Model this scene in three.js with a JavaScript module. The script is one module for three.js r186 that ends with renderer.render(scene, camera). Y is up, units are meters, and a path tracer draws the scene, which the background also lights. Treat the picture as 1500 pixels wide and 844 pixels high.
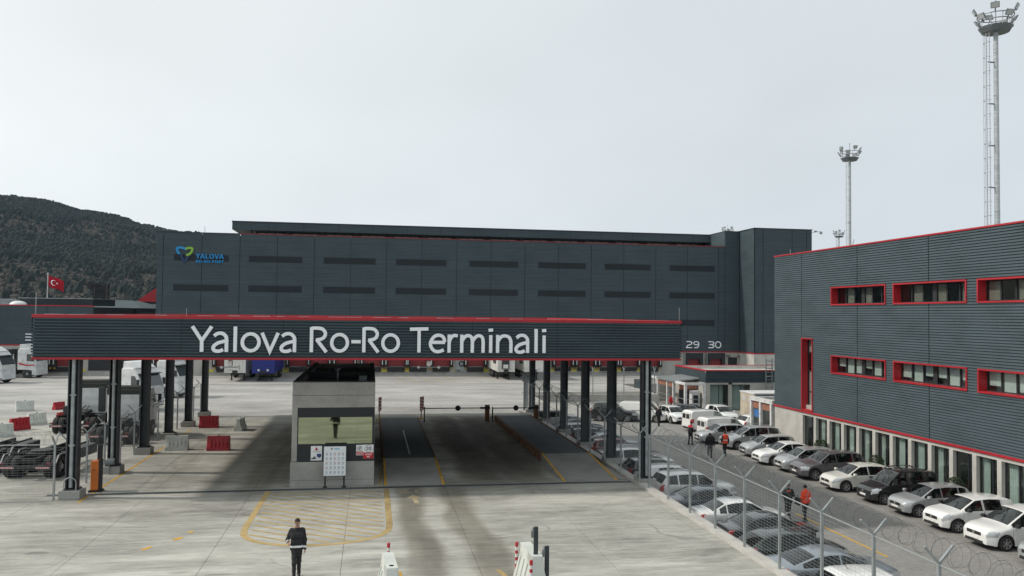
import * as THREE from 'three';
import { mergeGeometries, mergeVertices, toCreasedNormals } from 'three/addons/utils/BufferGeometryUtils.js';
import { RoundedBoxGeometry } from 'three/addons/geometries/RoundedBoxGeometry.js';

// ---------------------------------------------------------------- camera, sky, sun, exposure
const scene = new THREE.Scene();
const camera = new THREE.PerspectiveCamera(2 * Math.atan(422 / 1200) * 180 / Math.PI, 1500 / 844, 0.1, 6000);
camera.position.set(0, 7.9, 0);
camera.rotation.order = 'YXZ';
camera.rotation.set(1.9 * Math.PI / 180, -9.72 * Math.PI / 180, 0.0112);
const renderer = new THREE.WebGLRenderer({ antialias: true });
renderer.setSize(1024, 576);
renderer.toneMapping = THREE.LinearToneMapping;
renderer.toneMappingExposure = 1.07;
renderer.shadowMap.enabled = true;

const SUN = new THREE.Vector3(-1.15, 1, -0.16).normalize();
const sun = new THREE.DirectionalLight(0xfff6ea, 2.4);
sun.position.copy(SUN).multiplyScalar(160).add(new THREE.Vector3(5, 0, -55));
sun.target.position.set(5, 0, -55); scene.add(sun.target);
sun.castShadow = true; sun.shadow.radius = 5; sun.shadow.mapSize.set(4096, 4096);
Object.assign(sun.shadow.camera, { left: -95, right: 95, top: 95, bottom: -95, near: 1, far: 400 });
scene.add(sun);

// seeded random and noise
function rng(seed) { let s = seed >>> 0; return () => { s = (s + 0x6D2B79F5) >>> 0; let t = Math.imul(s ^ (s >>> 15), 1 | s); t = (t + Math.imul(t ^ (t >>> 7), 61 | t)) ^ t; return ((t ^ (t >>> 14)) >>> 0) / 4294967296; }; }
const rnd = rng(20240);
function hash2(i, j, s) { let h = Math.imul(i, 374761393) ^ Math.imul(j, 668265263) ^ Math.imul(s, 2246822519); h = Math.imul(h ^ (h >>> 13), 1274126177); return ((h ^ (h >>> 16)) >>> 0) / 4294967296; }
function vn(x, y, s = 0, px = 0, py = px) {            // value noise, period px x py when given
  let i = Math.floor(x), j = Math.floor(y); const f = x - i, g = y - j;
  const w = (k, p) => p ? ((k % p) + p) % p : k;
  const u = f * f * (3 - 2 * f), v = g * g * (3 - 2 * g);
  const a = hash2(w(i, px), w(j, py), s), b = hash2(w(i + 1, px), w(j, py), s), c = hash2(w(i, px), w(j + 1, py), s), d = hash2(w(i + 1, px), w(j + 1, py), s);
  return a + (b - a) * u + (c - a) * v + (a - b - c + d) * u * v;
}
function fbm(x, y, o = 4, s = 0, px = 0, py = px) { let t = 0, a = 0.5, n = 0; for (let k = 0; k < o; k++) { t += a * vn(x, y, s + k, px, py); n += a; x *= 2; y *= 2; px *= 2; py *= 2; a *= 0.5; } return t / n; }
const clamp = (x, a = 0, b = 1) => Math.min(b, Math.max(a, x)), lerp = (a, b, t) => a + (b - a) * t;
const sst = (a, b, x) => { const t = clamp((x - a) / (b - a)); return t * t * (3 - 2 * t); };

{ // hazy overcast sky: pale at the horizon, a little darker overhead, brighter round the veiled sun
  const W = 512, H = 256, d = new Float32Array(W * H * 4), D = new THREE.Vector3();
  for (let j = 0; j < H; j++) for (let i = 0; i < W; i++) {
    const a = ((i + 0.5) / W - 0.5) * 2 * Math.PI, e = ((j + 0.5) / H - 0.5) * Math.PI;
    D.set(Math.cos(e) * Math.cos(a), Math.sin(e), Math.cos(e) * Math.sin(a));
    const up = clamp(D.y), t = Math.pow(up, 0.55);
    const g = Math.pow(clamp(D.dot(SUN) * 0.5 + 0.5), 3);
    const h = 1 / (0.22 + up);
    const c = fbm(D.x * h * 0.9 + 9, D.z * h * 0.9 + 4, 4, 5) - 0.5, c2 = fbm(D.x * h * 3 + 9, D.z * h * 2.2, 3, 8) - 0.5;
    const k = (1 + c * 0.2 * sst(0.02, 0.25, up) + c2 * 0.07) * lerp(1, 0.8, t);
    const o = (j * W + i) * 4;
    d[o] = 0.67 * (1 + 0.8 * g) * k; d[o + 1] = 0.735 * (1 + 0.68 * g) * k; d[o + 2] = 0.785 * (1 + 0.52 * g) * k; d[o + 3] = 1;
    if (D.y < 0) { const q = sst(0, -0.25, D.y); for (let n = 0; n < 3; n++) d[o + n] = lerp(d[o + n], 0.3, q); }
  }
  const sky = new THREE.DataTexture(d, W, H, THREE.RGBAFormat, THREE.FloatType);
  sky.mapping = THREE.EquirectangularReflectionMapping; sky.magFilter = sky.minFilter = THREE.LinearFilter; sky.needsUpdate = true;
  scene.background = sky; scene.environment = sky;
}

// ---------------------------------------------------------------- helpers
const taken = {};
function numbered(n) { const k = taken[n] = (taken[n] ?? -1) + 1; return k ? `${n}_${String(k).padStart(3, '0')}` : n; }
function tag(o, label, category, group) { o.userData.label = label; o.userData.category = category; if (group) o.userData.group = group; return o; }
function thing(name, label, category, [x, y, z] = [0, 0, 0], turn = 0, group) {
  const o = new THREE.Group(); o.name = numbered(name); scene.add(o); o.position.set(x, y, z); o.rotation.y = turn; return tag(o, label, category, group);
}
function structure(o) { o.userData.kind = 'structure'; return o; }
function dup(root, [x, y, z], turn, label) { const r = root.clone(); r.name = numbered(root.name.replace(/_\d\d\d$/, '')); scene.add(r); r.position.set(x, y, z); r.rotation.y = turn; if (label) r.userData = { ...root.userData, label }; return r; }
function boxUV(g) { // uv in metres, seen along the main axis of each face
  g = g.index ? g.toNonIndexed() : g; const p = g.attributes.position, n = p.count, uv = new Float32Array(n * 2);
  const a = new THREE.Vector3(), b = new THREE.Vector3(), c = new THREE.Vector3();
  for (let i = 0; i < n; i += 3) {
    a.fromBufferAttribute(p, i); b.fromBufferAttribute(p, i + 1).sub(a); c.fromBufferAttribute(p, i + 2).sub(a); b.cross(c);
    const X = Math.abs(b.x), Y = Math.abs(b.y), Z = Math.abs(b.z);
    for (let k = i; k < i + 3; k++) { const x = p.getX(k), y = p.getY(k), z = p.getZ(k); if (Y >= X && Y >= Z) { uv[2 * k] = x; uv[2 * k + 1] = -z; } else if (X >= Z) { uv[2 * k] = z; uv[2 * k + 1] = y; } else { uv[2 * k] = x; uv[2 * k + 1] = y; } }
  }
  g.setAttribute('uv', new THREE.BufferAttribute(uv, 2)); return g;
}
function merge(gs) {
  gs = [gs].flat(9).map(g => boxUV(g)); const col = gs.some(g => g.attributes.color);
  for (const g of gs) { for (const k of Object.keys(g.attributes)) if (!['position', 'normal', 'uv'].includes(k) && !(col && k === 'color')) g.deleteAttribute(k); if (!g.attributes.normal) g.computeVertexNormals(); }
  return gs.length === 1 ? gs[0] : mergeGeometries(gs);
}
function part(name, gs, m, parent = scene) { const o = new THREE.Mesh(gs instanceof THREE.BufferGeometry && gs.userData.ready ? gs : merge(gs), m); o.name = parent === scene ? numbered(name) : name; o.castShadow = o.receiveShadow = true; parent.add(o); return o; }
const ready = gs => { const g = merge(gs); g.userData.ready = true; return g; };
const one = (name, gs, m, label, category, group) => tag(part(name, gs, m), label, category, group);
function box(x0, x1, y0, y1, z0, z1) { const g = new THREE.BoxGeometry(Math.abs(x1 - x0), Math.abs(y1 - y0), Math.abs(z1 - z0)); g.translate((x0 + x1) / 2, (y0 + y1) / 2, (z0 + z1) / 2); return g; }
function rbox(x0, x1, y0, y1, z0, z1, r = 0.02, s = 2) { const g = new RoundedBoxGeometry(Math.abs(x1 - x0), Math.abs(y1 - y0), Math.abs(z1 - z0), s, r); g.translate((x0 + x1) / 2, (y0 + y1) / 2, (z0 + z1) / 2); return g; }
const V = (x, y, z) => new THREE.Vector3(x, y, z), UP = V(0, 1, 0);
function bar(a, b, r, n = 6, r2 = r) { a = V(...a); b = V(...b); const d = b.clone().sub(a), L = d.length(); const g = new THREE.CylinderGeometry(r2, r, L, n); g.applyQuaternion(new THREE.Quaternion().setFromUnitVectors(UP, d.normalize())); g.translate((a.x + b.x) / 2, (a.y + b.y) / 2, (a.z + b.z) / 2); return g; }
function beam(a, b, w, h) { a = V(...a); b = V(...b); const d = b.clone().sub(a), L = d.length(); const g = new THREE.BoxGeometry(w, h, L); g.applyMatrix4(new THREE.Matrix4().lookAt(b, a, Math.abs(d.y) > 0.99 * L ? V(1, 0, 0) : UP)); g.translate((a.x + b.x) / 2, (a.y + b.y) / 2, (a.z + b.z) / 2); return g; }
function tube(pts, r, seg = 40, rad = 6) { return new THREE.TubeGeometry(new THREE.CatmullRomCurve3(pts.map(p => V(...p))), seg, r, rad); }
function disc(c, r, h, axis = 'z', n = 24) { const g = new THREE.CylinderGeometry(r, r, h, n); if (axis === 'z') g.rotateX(Math.PI / 2); if (axis === 'x') g.rotateZ(Math.PI / 2); g.translate(...c); return g; }
function prism(pts, z0, z1, bevel = 0) { const s = new THREE.Shape(pts.map(p => new THREE.Vector2(...p))); const g = new THREE.ExtrudeGeometry(s, { depth: z1 - z0 - 2 * bevel, bevelEnabled: bevel > 0, bevelSize: bevel, bevelThickness: bevel, bevelSegments: 2 }); g.translate(0, 0, z0 + bevel); return g; }
// profile given as [z, y], pushed along x
const prismX = (pts, x0, x1, bevel = 0) => prism(pts, -x1, -x0, bevel).rotateY(-Math.PI / 2);
function quad(a, b, c, d) { const g = new THREE.BufferGeometry(); g.setAttribute('position', new THREE.Float32BufferAttribute([...a, ...b, ...c, ...a, ...c, ...d], 3)); g.computeVertexNormals(); return g; }
function sheet(pts, y) { const g = new THREE.ShapeGeometry(new THREE.Shape(pts.map(p => new THREE.Vector2(p[0], -p[1])))); g.rotateX(-Math.PI / 2); g.translate(0, y, 0); return g; }
// ribbed sheet in the xy plane facing +z: ribs run along x, cut to the rectangle
function ribbed(x0, x1, y0, y1, pitch = 0.125, depth = 0.03, phase = 0, ridge = 0.42) {
  const prof = [], f = ridge < 0 ? [[0, 0], [0.05, 1], [0.13, 1], [0.92, 0.08], [0.97, 0]] : [[0, 0], [0.05, 1], [0.05 + ridge, 1], [0.2 + ridge, 0]];
  for (let k = Math.floor((y0 - phase) / pitch) - 1; phase + k * pitch < y1 + pitch; k++) for (const [t, d] of f) prof.push([phase + (k + t) * pitch, d * depth]);
  const pts = []; const at = y => { for (let i = 1; i < prof.length; i++) if (prof[i][0] >= y) { const a = prof[i - 1], b = prof[i]; return lerp(a[1], b[1], (y - a[0]) / (b[0] - a[0] || 1)); } return 0; };
  pts.push([y0, at(y0)]); for (const p of prof) if (p[0] > y0 + 1e-4 && p[0] < y1 - 1e-4) pts.push(p); pts.push([y1, at(y1)]);
  const pos = []; for (let i = 1; i < pts.length; i++) { const [ya, da] = pts[i - 1], [yb, db] = pts[i]; pos.push(x0, ya, da, x1, ya, da, x1, yb, db, x0, ya, da, x1, yb, db, x0, yb, db); }
  const g = new THREE.BufferGeometry(); g.setAttribute('position', new THREE.Float32BufferAttribute(pos, 3)); g.computeVertexNormals(); return g;
}

// a pixel of the photograph (1500 x 844) as a direction, cut with a plane x =, y = or z = of the place
function pix(px, py, axis, v) { camera.updateMatrixWorld(); const d = V((px - 750) / 1200, -(py - 422) / 1200, -1).applyQuaternion(camera.quaternion), c = camera.position; return c.clone().addScaledVector(d, (v - c[axis]) / d[axis]); }
// flat stroke of constant width through points, pushed from z0 to z1
function stroke(pts, w, z0, z1, smooth = 0, bevel = 0.012) {
  let p = pts.map(q => new THREE.Vector2(...q)); if (smooth) p = new THREE.SplineCurve(p).getPoints(smooth);
  const L = [], R = []; for (let i = 0; i < p.length; i++) { const a = p[Math.max(0, i - 1)], b = p[i], c = p[Math.min(p.length - 1, i + 1)]; const d1 = (i ? b.clone().sub(a) : c.clone().sub(b)).normalize(), d2 = (i < p.length - 1 ? c.clone().sub(b) : b.clone().sub(a)).normalize(); const n1 = new THREE.Vector2(-d1.y, d1.x), n2 = new THREE.Vector2(-d2.y, d2.x), n = n1.clone().add(n2).normalize(), m = w / 2 / Math.max(0.35, n.dot(n1)); L.push([b.x + n.x * m, b.y + n.y * m]); R.push([b.x - n.x * m, b.y - n.y * m]); }
  return prism([...L, ...R.reverse()], z0, z1, bevel);
}
function ringStroke(cx, cy, rx, ry, w, z0, z1, n = 40, bevel = 0.012) { const o = [], h = []; for (let i = 0; i < n; i++) { const a = i / n * 2 * Math.PI; o.push(new THREE.Vector2(cx + (rx) * Math.cos(a), cy + ry * Math.sin(a))); h.push(new THREE.Vector2(cx + (rx - w) * Math.cos(a), cy + (ry - w) * Math.sin(a))); } const s = new THREE.Shape(o); s.holes.push(new THREE.Path(h)); const g = new THREE.ExtrudeGeometry(s, { depth: z1 - z0 - 2 * bevel, bevelEnabled: bevel > 0, bevelSize: bevel, bevelThickness: bevel, bevelSegments: 1 }); g.translate(0, 0, z0 + bevel); return g; }

// ---------------------------------------------------------------- textures and materials
function tex(w, h, fn, rx = 1, ry = rx, srgb = true) { // fn(u, v, out) writes linear 0..1 values
  const d = new Uint8Array(w * h * 4), o = [0, 0, 0];
  const enc = c => { c = clamp(c); return srgb ? (c <= 0.0031308 ? 12.92 * c : 1.055 * Math.pow(c, 1 / 2.4) - 0.055) : c; };
  for (let j = 0; j < h; j++) for (let i = 0; i < w; i++) { fn((i + 0.5) / w, (j + 0.5) / h, o); const k = (j * w + i) * 4; d[k] = enc(o[0]) * 255; d[k + 1] = enc(o[1]) * 255; d[k + 2] = enc(o[2]) * 255; d[k + 3] = 255; }
  const t = new THREE.DataTexture(d, w, h); t.magFilter = THREE.LinearFilter; t.minFilter = THREE.LinearMipmapLinearFilter; t.generateMipmaps = true; t.wrapS = t.wrapT = THREE.RepeatWrapping; t.repeat.set(rx, ry); if (srgb) t.colorSpace = THREE.SRGBColorSpace; t.needsUpdate = true; return t;
}
const lin = (r, g, b) => new THREE.Color().setRGB(r, g, b);
const M = (c, rough = 0.6, metal = 0, o = {}) => new THREE.MeshStandardMaterial({ color: c instanceof THREE.Color ? c : lin(...c), roughness: rough, metalness: metal, side: THREE.DoubleSide, ...o });
const P = (c, rough, metal, o) => new THREE.MeshPhysicalMaterial({ color: c instanceof THREE.Color ? c : lin(...c), roughness: rough, metalness: metal, side: THREE.DoubleSide, ...o });
// speckled tint around 1, tile of `size` metres
const grain = (size, amp, sx, sy, seed, px = 256) => tex(px, px, (u, v, o) => { const a = fbm(u * sx, v * sy, 5, seed, sx, sy), b = vn(u * 128, v * 128, seed + 9, 128); const k = 1 - amp * 1.1 + amp * 1.6 * a + (b - 0.5) * amp * 0.5; o[0] = o[1] = o[2] = Math.min(1, k); }, 1 / size);
const tPanel = grain(9, 0.28, 6, 14, 31), tSteel = grain(2.5, 0.35, 5, 9, 41), tConc = grain(5, 0.3, 7, 9, 51, 512), tDirt = grain(3, 0.5, 6, 6, 61);
const tRib = tex(256, 512, (u, v, o) => { const row = Math.floor(v * 64), k = 0.86 + (hash2(row, 3, 7) - 0.5) * 0.08 + (fbm(u * 5, v * 9, 4, 67, 5, 9) - 0.5) * 0.2 + (vn(u * 128, v * 256, 5, 128, 256) - 0.5) * 0.16; o[0] = o[1] = o[2] = k; }, 1 / 11.52), tRibB = tex(16, 512, (u, v, o) => { const f = (v * 64) % 1; o[0] = o[1] = o[2] = f < 0.1 ? f / 0.1 : f < 0.34 ? 1 : f < 0.78 ? (0.78 - f) / 0.44 : 0; }, 1 / 11.52, 1 / 11.52, false);
const CLAD = [0.064, 0.09, 0.104]; // one slate paint on every cladding sheet
const mat = {
  clad: P(CLAD, 0.6, 0, { map: tPanel, specularIntensity: 0.4 }),
  cladFar: P(CLAD, 0.6, 0, { specularIntensity: 0.4, map: tRib, bumpMap: tRibB, bumpScale: 0.02 }),
  cladDark: M([0.026, 0.035, 0.044], 0.6, 0.1, { map: tPanel }),
  louvre: M([0.02, 0.028, 0.037], 0.8, 0),
  seam: M([0.02, 0.024, 0.028], 0.8),
  red: M([0.42, 0.018, 0.028], 0.45, 0, { map: tPanel }),
  doorRed: M([0.2, 0.02, 0.024], 0.55, 0, { map: tPanel }),
  rubber: M([0.018, 0.018, 0.019], 0.85),
  steel: M([0.045, 0.053, 0.06], 0.55, 0.25, { map: tSteel }),
  galv: M([0.38, 0.41, 0.42], 0.45, 0.55, { map: tSteel }),
  galvDark: M([0.2, 0.23, 0.24], 0.5, 0.4, { map: tSteel }),
  white: M([0.72, 0.73, 0.73], 0.45, 0, { map: tSteel }),
  letter: M([0.82, 0.86, 0.9], 0.4),
  conc: M([0.36, 0.355, 0.335], 0.88, 0, { map: tConc, bumpMap: tConc, bumpScale: 0.004 }),
  concPale: M([0.5, 0.49, 0.46], 0.85, 0, { map: tConc, bumpMap: tConc, bumpScale: 0.003 }),
  concWall: M([0.44, 0.43, 0.4], 0.85, 0, { map: tConc, bumpMap: tConc, bumpScale: 0.003 }),
  black: M([0.015, 0.016, 0.018], 0.6),
  char: M([0.018, 0.021, 0.025], 0.65),
  yellow: M([0.62, 0.36, 0.045], 0.75, 0, { map: tDirt }),
  yellowFaded: M([0.46, 0.34, 0.15], 0.8, 0, { map: tDirt }),
  yellowSign: M([0.62, 0.55, 0.04], 0.6),
  orange: M([0.62, 0.17, 0.03], 0.5, 0, { map: tSteel }),
  rust: M([0.22, 0.105, 0.05], 0.7, 0.1, { map: tDirt }),
  wire: M([0.33, 0.36, 0.37], 0.5, 0.5),
  glass: P([0.86, 0.91, 0.9], 0.03, 0, { transmission: 1, thickness: 0, ior: 1.5, specularIntensity: 1 }),
  room: M([0.4, 0.39, 0.37], 0.9), mast: M([0.5, 0.54, 0.56], 0.5, 0.15, { map: tSteel }),
  curtain: P([0.66, 0.7, 0.67], 0.95, 0, { transmission: 0.2, thickness: 0 }),
  blind: M([0.22, 0.2, 0.17], 0.9),
  brick: M([0.33, 0.15, 0.1], 0.85, 0, { map: tConc }),
};

// ---------------------------------------------------------------- ground
const LOT = -1.9;
{
  // far terrain, one sheet out to the horizon (a little below the yard)
  const g = new THREE.PlaneGeometry(7000, 7000, 1, 1); g.rotateX(-Math.PI / 2); g.translate(0, -2.3, -1500);
  structure(part('ground', g, M([0.2, 0.2, 0.17], 0.95)));
}
// worn concrete of the gate area: rubber tracks, stains, trowel streaks and some painted canopy shade, laid out in metres
const NX0 = -30, NX1 = 14, NZ0 = -66, NZ1 = -16;
const spots = []; { const r = rng(77); for (let k = 0; k < 70; k++) spots.push([lerp(-24, 12, r()), lerp(-64, -17, r()), 0.15 + r() * 0.5, 0.06 + r() * 0.16, 0.1 + r() * 0.25]); }
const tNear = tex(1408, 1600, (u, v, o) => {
  const x = lerp(NX0, NX1, u), z = lerp(NZ1, NZ0, v);
  const wx = x + (fbm(x * 0.4, z * 0.4, 3, 3) - 0.5) * 1.6, wz = z + (fbm(x * 0.4 + 7, z * 0.4, 3, 4) - 0.5) * 1.2;
  const streak = fbm(wx * 0.22, wz * 1.1, 5, 11), big = fbm(x * 0.1, z * 0.13, 3, 13), fine = fbm(x * 3, z * 9, 3, 17), cloud = fbm(wx * 0.55 + 3, wz * 0.9, 4, 19);
  const brush = fbm(x * 0.9, z * 7, 3, 47); let k = 0.8 + (streak - 0.5) * 0.5 + (brush - 0.5) * 0.34 + (big - 0.5) * 0.2 + (fine - 0.5) * 0.26 + (vn(x * 14, z * 22, 57) - 0.5) * 0.09 + (cloud - 0.5) * 0.2;
  k += sst(0.6, 0.76, streak) * 0.12; k -= sst(0.58, 0.74, fbm(wx * 0.35 + 20, wz * 0.8, 4, 23)) * 0.12;
  let brown = 0;
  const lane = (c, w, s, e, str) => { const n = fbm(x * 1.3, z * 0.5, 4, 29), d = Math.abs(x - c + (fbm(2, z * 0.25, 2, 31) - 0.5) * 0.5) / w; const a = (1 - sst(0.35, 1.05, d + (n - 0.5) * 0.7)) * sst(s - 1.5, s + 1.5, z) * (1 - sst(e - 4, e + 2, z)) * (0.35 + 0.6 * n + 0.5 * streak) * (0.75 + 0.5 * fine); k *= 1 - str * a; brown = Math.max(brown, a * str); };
  lane(1.75, 0.75, -39, -24, 0.5); lane(3.55 + (z + 37) * 0.03, 0.85, -39, -12, 0.5); lane(1.95, 0.5, -30, -12, 0.25);
  lane(5.4, 1.5, -64, -37.5, 0.6); lane(7.7, 1.5, -64, -37.5, 0.6); lane(6.5, 2.4, -62, -38, 0.35);  // middle lane darkened: road grime plus canopy shade mixed into the colour
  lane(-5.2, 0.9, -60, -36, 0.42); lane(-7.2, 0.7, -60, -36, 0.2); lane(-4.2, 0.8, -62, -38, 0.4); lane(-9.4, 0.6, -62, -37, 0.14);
  for (const [sx, sz, a, b, st] of spots) { const dx = (x - sx) / a, dz = (z - sz) / b, q = dx * dx + dz * dz; if (q < 1.6) k *= 1 - st * (1 - sst(0.3, 1.4, q + (fine - 0.5))); }
  const cr = Math.abs(vn(wx * 0.35 + 50, wz * 0.5, 37) - 0.5); if (cr < 0.006 && vn(x * 0.2, z * 0.2, 39) > 0.55) k *= 0.75;
  k = clamp(k, 0.1, 1.15);
  o[0] = 0.45 * k; o[1] = (0.446 - 0.035 * brown) * k; o[2] = (0.405 - 0.1 * brown) * k;
});
tNear.wrapS = tNear.wrapT = THREE.ClampToEdgeWrapping;
const tYard = tex(1024, 1024, (u, v, o) => {
  const x = u * 32, y = v * 32; const wx = u * 8 + fbm(u * 8, v * 8, 3, 71, 8) * 0.8, wy = v * 24 + fbm(u * 8, v * 8, 3, 72, 8) * 1.2;
  const k = 0.8 + (fbm(wx, wy, 5, 73, 8, 24) - 0.5) * 0.5 + (fbm(u * 5, v * 5, 3, 75, 5) - 0.5) * 0.3 + (fbm(x * 3, y * 3, 2, 77, 96) - 0.5) * 0.15;
  o[0] = 0.46 * k; o[1] = 0.456 * k; o[2] = 0.436 * k;
}, 1 / 32);
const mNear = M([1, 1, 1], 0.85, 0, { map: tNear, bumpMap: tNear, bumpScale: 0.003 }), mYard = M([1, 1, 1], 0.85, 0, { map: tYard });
{
  const yard = new THREE.Group(); yard.name = 'concrete_yard'; structure(yard); scene.add(yard);
  // bed below the slabs shows as the dark joints
  const bed = part('slab_bed', [box(-140, 12.45, -0.45, -0.02, -66.2, -8), box(-140, 15.4, -0.45, -0.02, -79.6, -66.2), box(-140, 28.7, -0.45, -0.02, -92.1, -79.6), box(-140, 90, -0.45, -0.02, -260, -92.1)], M([0.17, 0.165, 0.15], 0.95), yard);
  const xs = [-30.55]; for (let x = -26.3; x < 12; x += 4.25) xs.push(x); xs.push(12.42);
  const zs = []; for (let z = -16; z > -66; z -= 5.48) zs.push(z); // joint at the drain
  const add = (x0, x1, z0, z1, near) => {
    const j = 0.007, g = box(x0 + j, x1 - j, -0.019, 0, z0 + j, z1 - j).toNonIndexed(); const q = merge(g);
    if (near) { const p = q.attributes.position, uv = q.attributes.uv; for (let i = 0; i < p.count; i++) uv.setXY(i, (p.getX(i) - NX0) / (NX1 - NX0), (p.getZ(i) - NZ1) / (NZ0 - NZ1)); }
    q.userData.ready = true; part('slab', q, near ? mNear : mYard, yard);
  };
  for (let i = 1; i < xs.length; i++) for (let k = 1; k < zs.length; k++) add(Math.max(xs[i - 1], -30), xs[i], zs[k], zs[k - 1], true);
  const zl = zs[zs.length - 1];
  for (let x = -30; x > -60; x -= 6) for (let k = 1; k < zs.length; k++) add(x - 6, x, zs[k], zs[k - 1], false);
  for (let z = zl; z > -93; z -= 5.9) { const z1 = Math.max(z - 5.9, -93.4); for (let x = -60; x < 12; x += 6) add(x, x + 6, z1, z, false); if (z < -79.8) for (let x = 12; x < 28; x += 6) add(x, Math.min(28.6, x + 6), z1, z, false); else add(12, 15.3, z1, Math.min(z, -66.5), false); }
  part('apron', box(-140, 90, -0.019, 0.012, -107, -93.55), mYard, yard);
  part('outer_apron', [box(-140, -60, -0.019, 0, -93.4, -8), box(28.7, 90, -0.019, 0, -93.4, -92.15), box(-60, 12.4, -0.019, 0, -15.9, -8)], mYard, yard);
}
{ // car park, lower than the yard, laid in small grey pavers too fine to tell apart
  const tPave = tex(1024, 1024, (u, v, o) => {
    const x = u * 8, y = v * 8, row = Math.floor(y / 0.125), xo = x + (row & 1 ? 0.125 : 0); const fx = ((xo / 0.25) % 1), fy = ((y / 0.125) % 1);
    const joint = Math.min(Math.min(fx, 1 - fx) * 0.25, Math.min(fy, 1 - fy) * 0.125) < 0.006 ? 0.72 : 1;
    const k = (0.82 + (hash2(Math.floor(xo / 0.25) % 32, row, 5) - 0.5) * 0.16) * joint * (0.86 + 0.3 * fbm(u * 6, v * 6, 4, 83, 6)); o[0] = 0.31 * k; o[1] = 0.303 * k; o[2] = 0.287 * k;
  }, 1 / 8);
  const tStain = tPave; const lot = part('car_park', [box(12.8, 100, LOT - 0.2, LOT, -79.4, -6), box(28.8, 100, LOT - 0.2, LOT, -92, -79.4)], M([1, 1, 1], 0.9, 0, { map: tStain, bumpMap: tPave, bumpScale: 0.004 })); structure(lot);
  structure(part('lane_line', sheet([[21.1, -31], [21.23, -31], [21.23, -38.5], [21.1, -38.5]], LOT + 0.004), mat.yellow));
  structure(part('embankment', prismX([[-79.45, LOT + 0.004], [-77.3, LOT + 0.004], [-79.45, -0.62]], 15.62, 28.4), mat.concPale));
  one('retaining_wall', [box(15.6, 28.5, LOT - 0.1, 0.06, -79.75, -79.47), box(28.5, 28.8, LOT - 0.1, 0.06, -92.2, -79.47), box(28.8, 100, LOT - 0.1, 0.06, -92.3, -92.01)], mat.concWall, 'low concrete retaining wall under the far fence of the car park', 'wall');
  one('retaining_wall', [box(12.42, 12.82, LOT - 0.1, 0.13, -66.2, -9)], mat.concPale, 'long pale concrete kerb wall between the yard and the lower car park', 'wall');
  one('retaining_wall', [box(15.3, 15.6, LOT - 0.1, 0.1, -79.75, -66.4), box(12.42, 15.6, LOT - 0.1, 0.1, -66.5, -66.2)], mat.concWall, 'short return of concrete wall behind the razor wire corner', 'wall');
}
{ // drain grating across the gate: channel and bars
  const d = thing('drain_grating', 'long black drain grating crossing the yard in front of the gate columns', 'drain');
  part('channel', box(-13.5, 12.4, 0.002, 0.006, -38.08, -37.78), mat.black, d);
  const bars = []; for (let x = -13.45; x < 12.4; x += 0.12) bars.push(box(x, x + 0.035, 0.006, 0.016, -38.07, -37.79)); bars.push(box(-13.5, 12.4, 0.006, 0.018, -38.1, -38.07), box(-13.5, 12.4, 0.006, 0.018, -37.79, -37.76));
  const b = part('grating_bars', bars, mat.galvDark, d); b.userData.kind = 'stuff';
}
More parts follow.
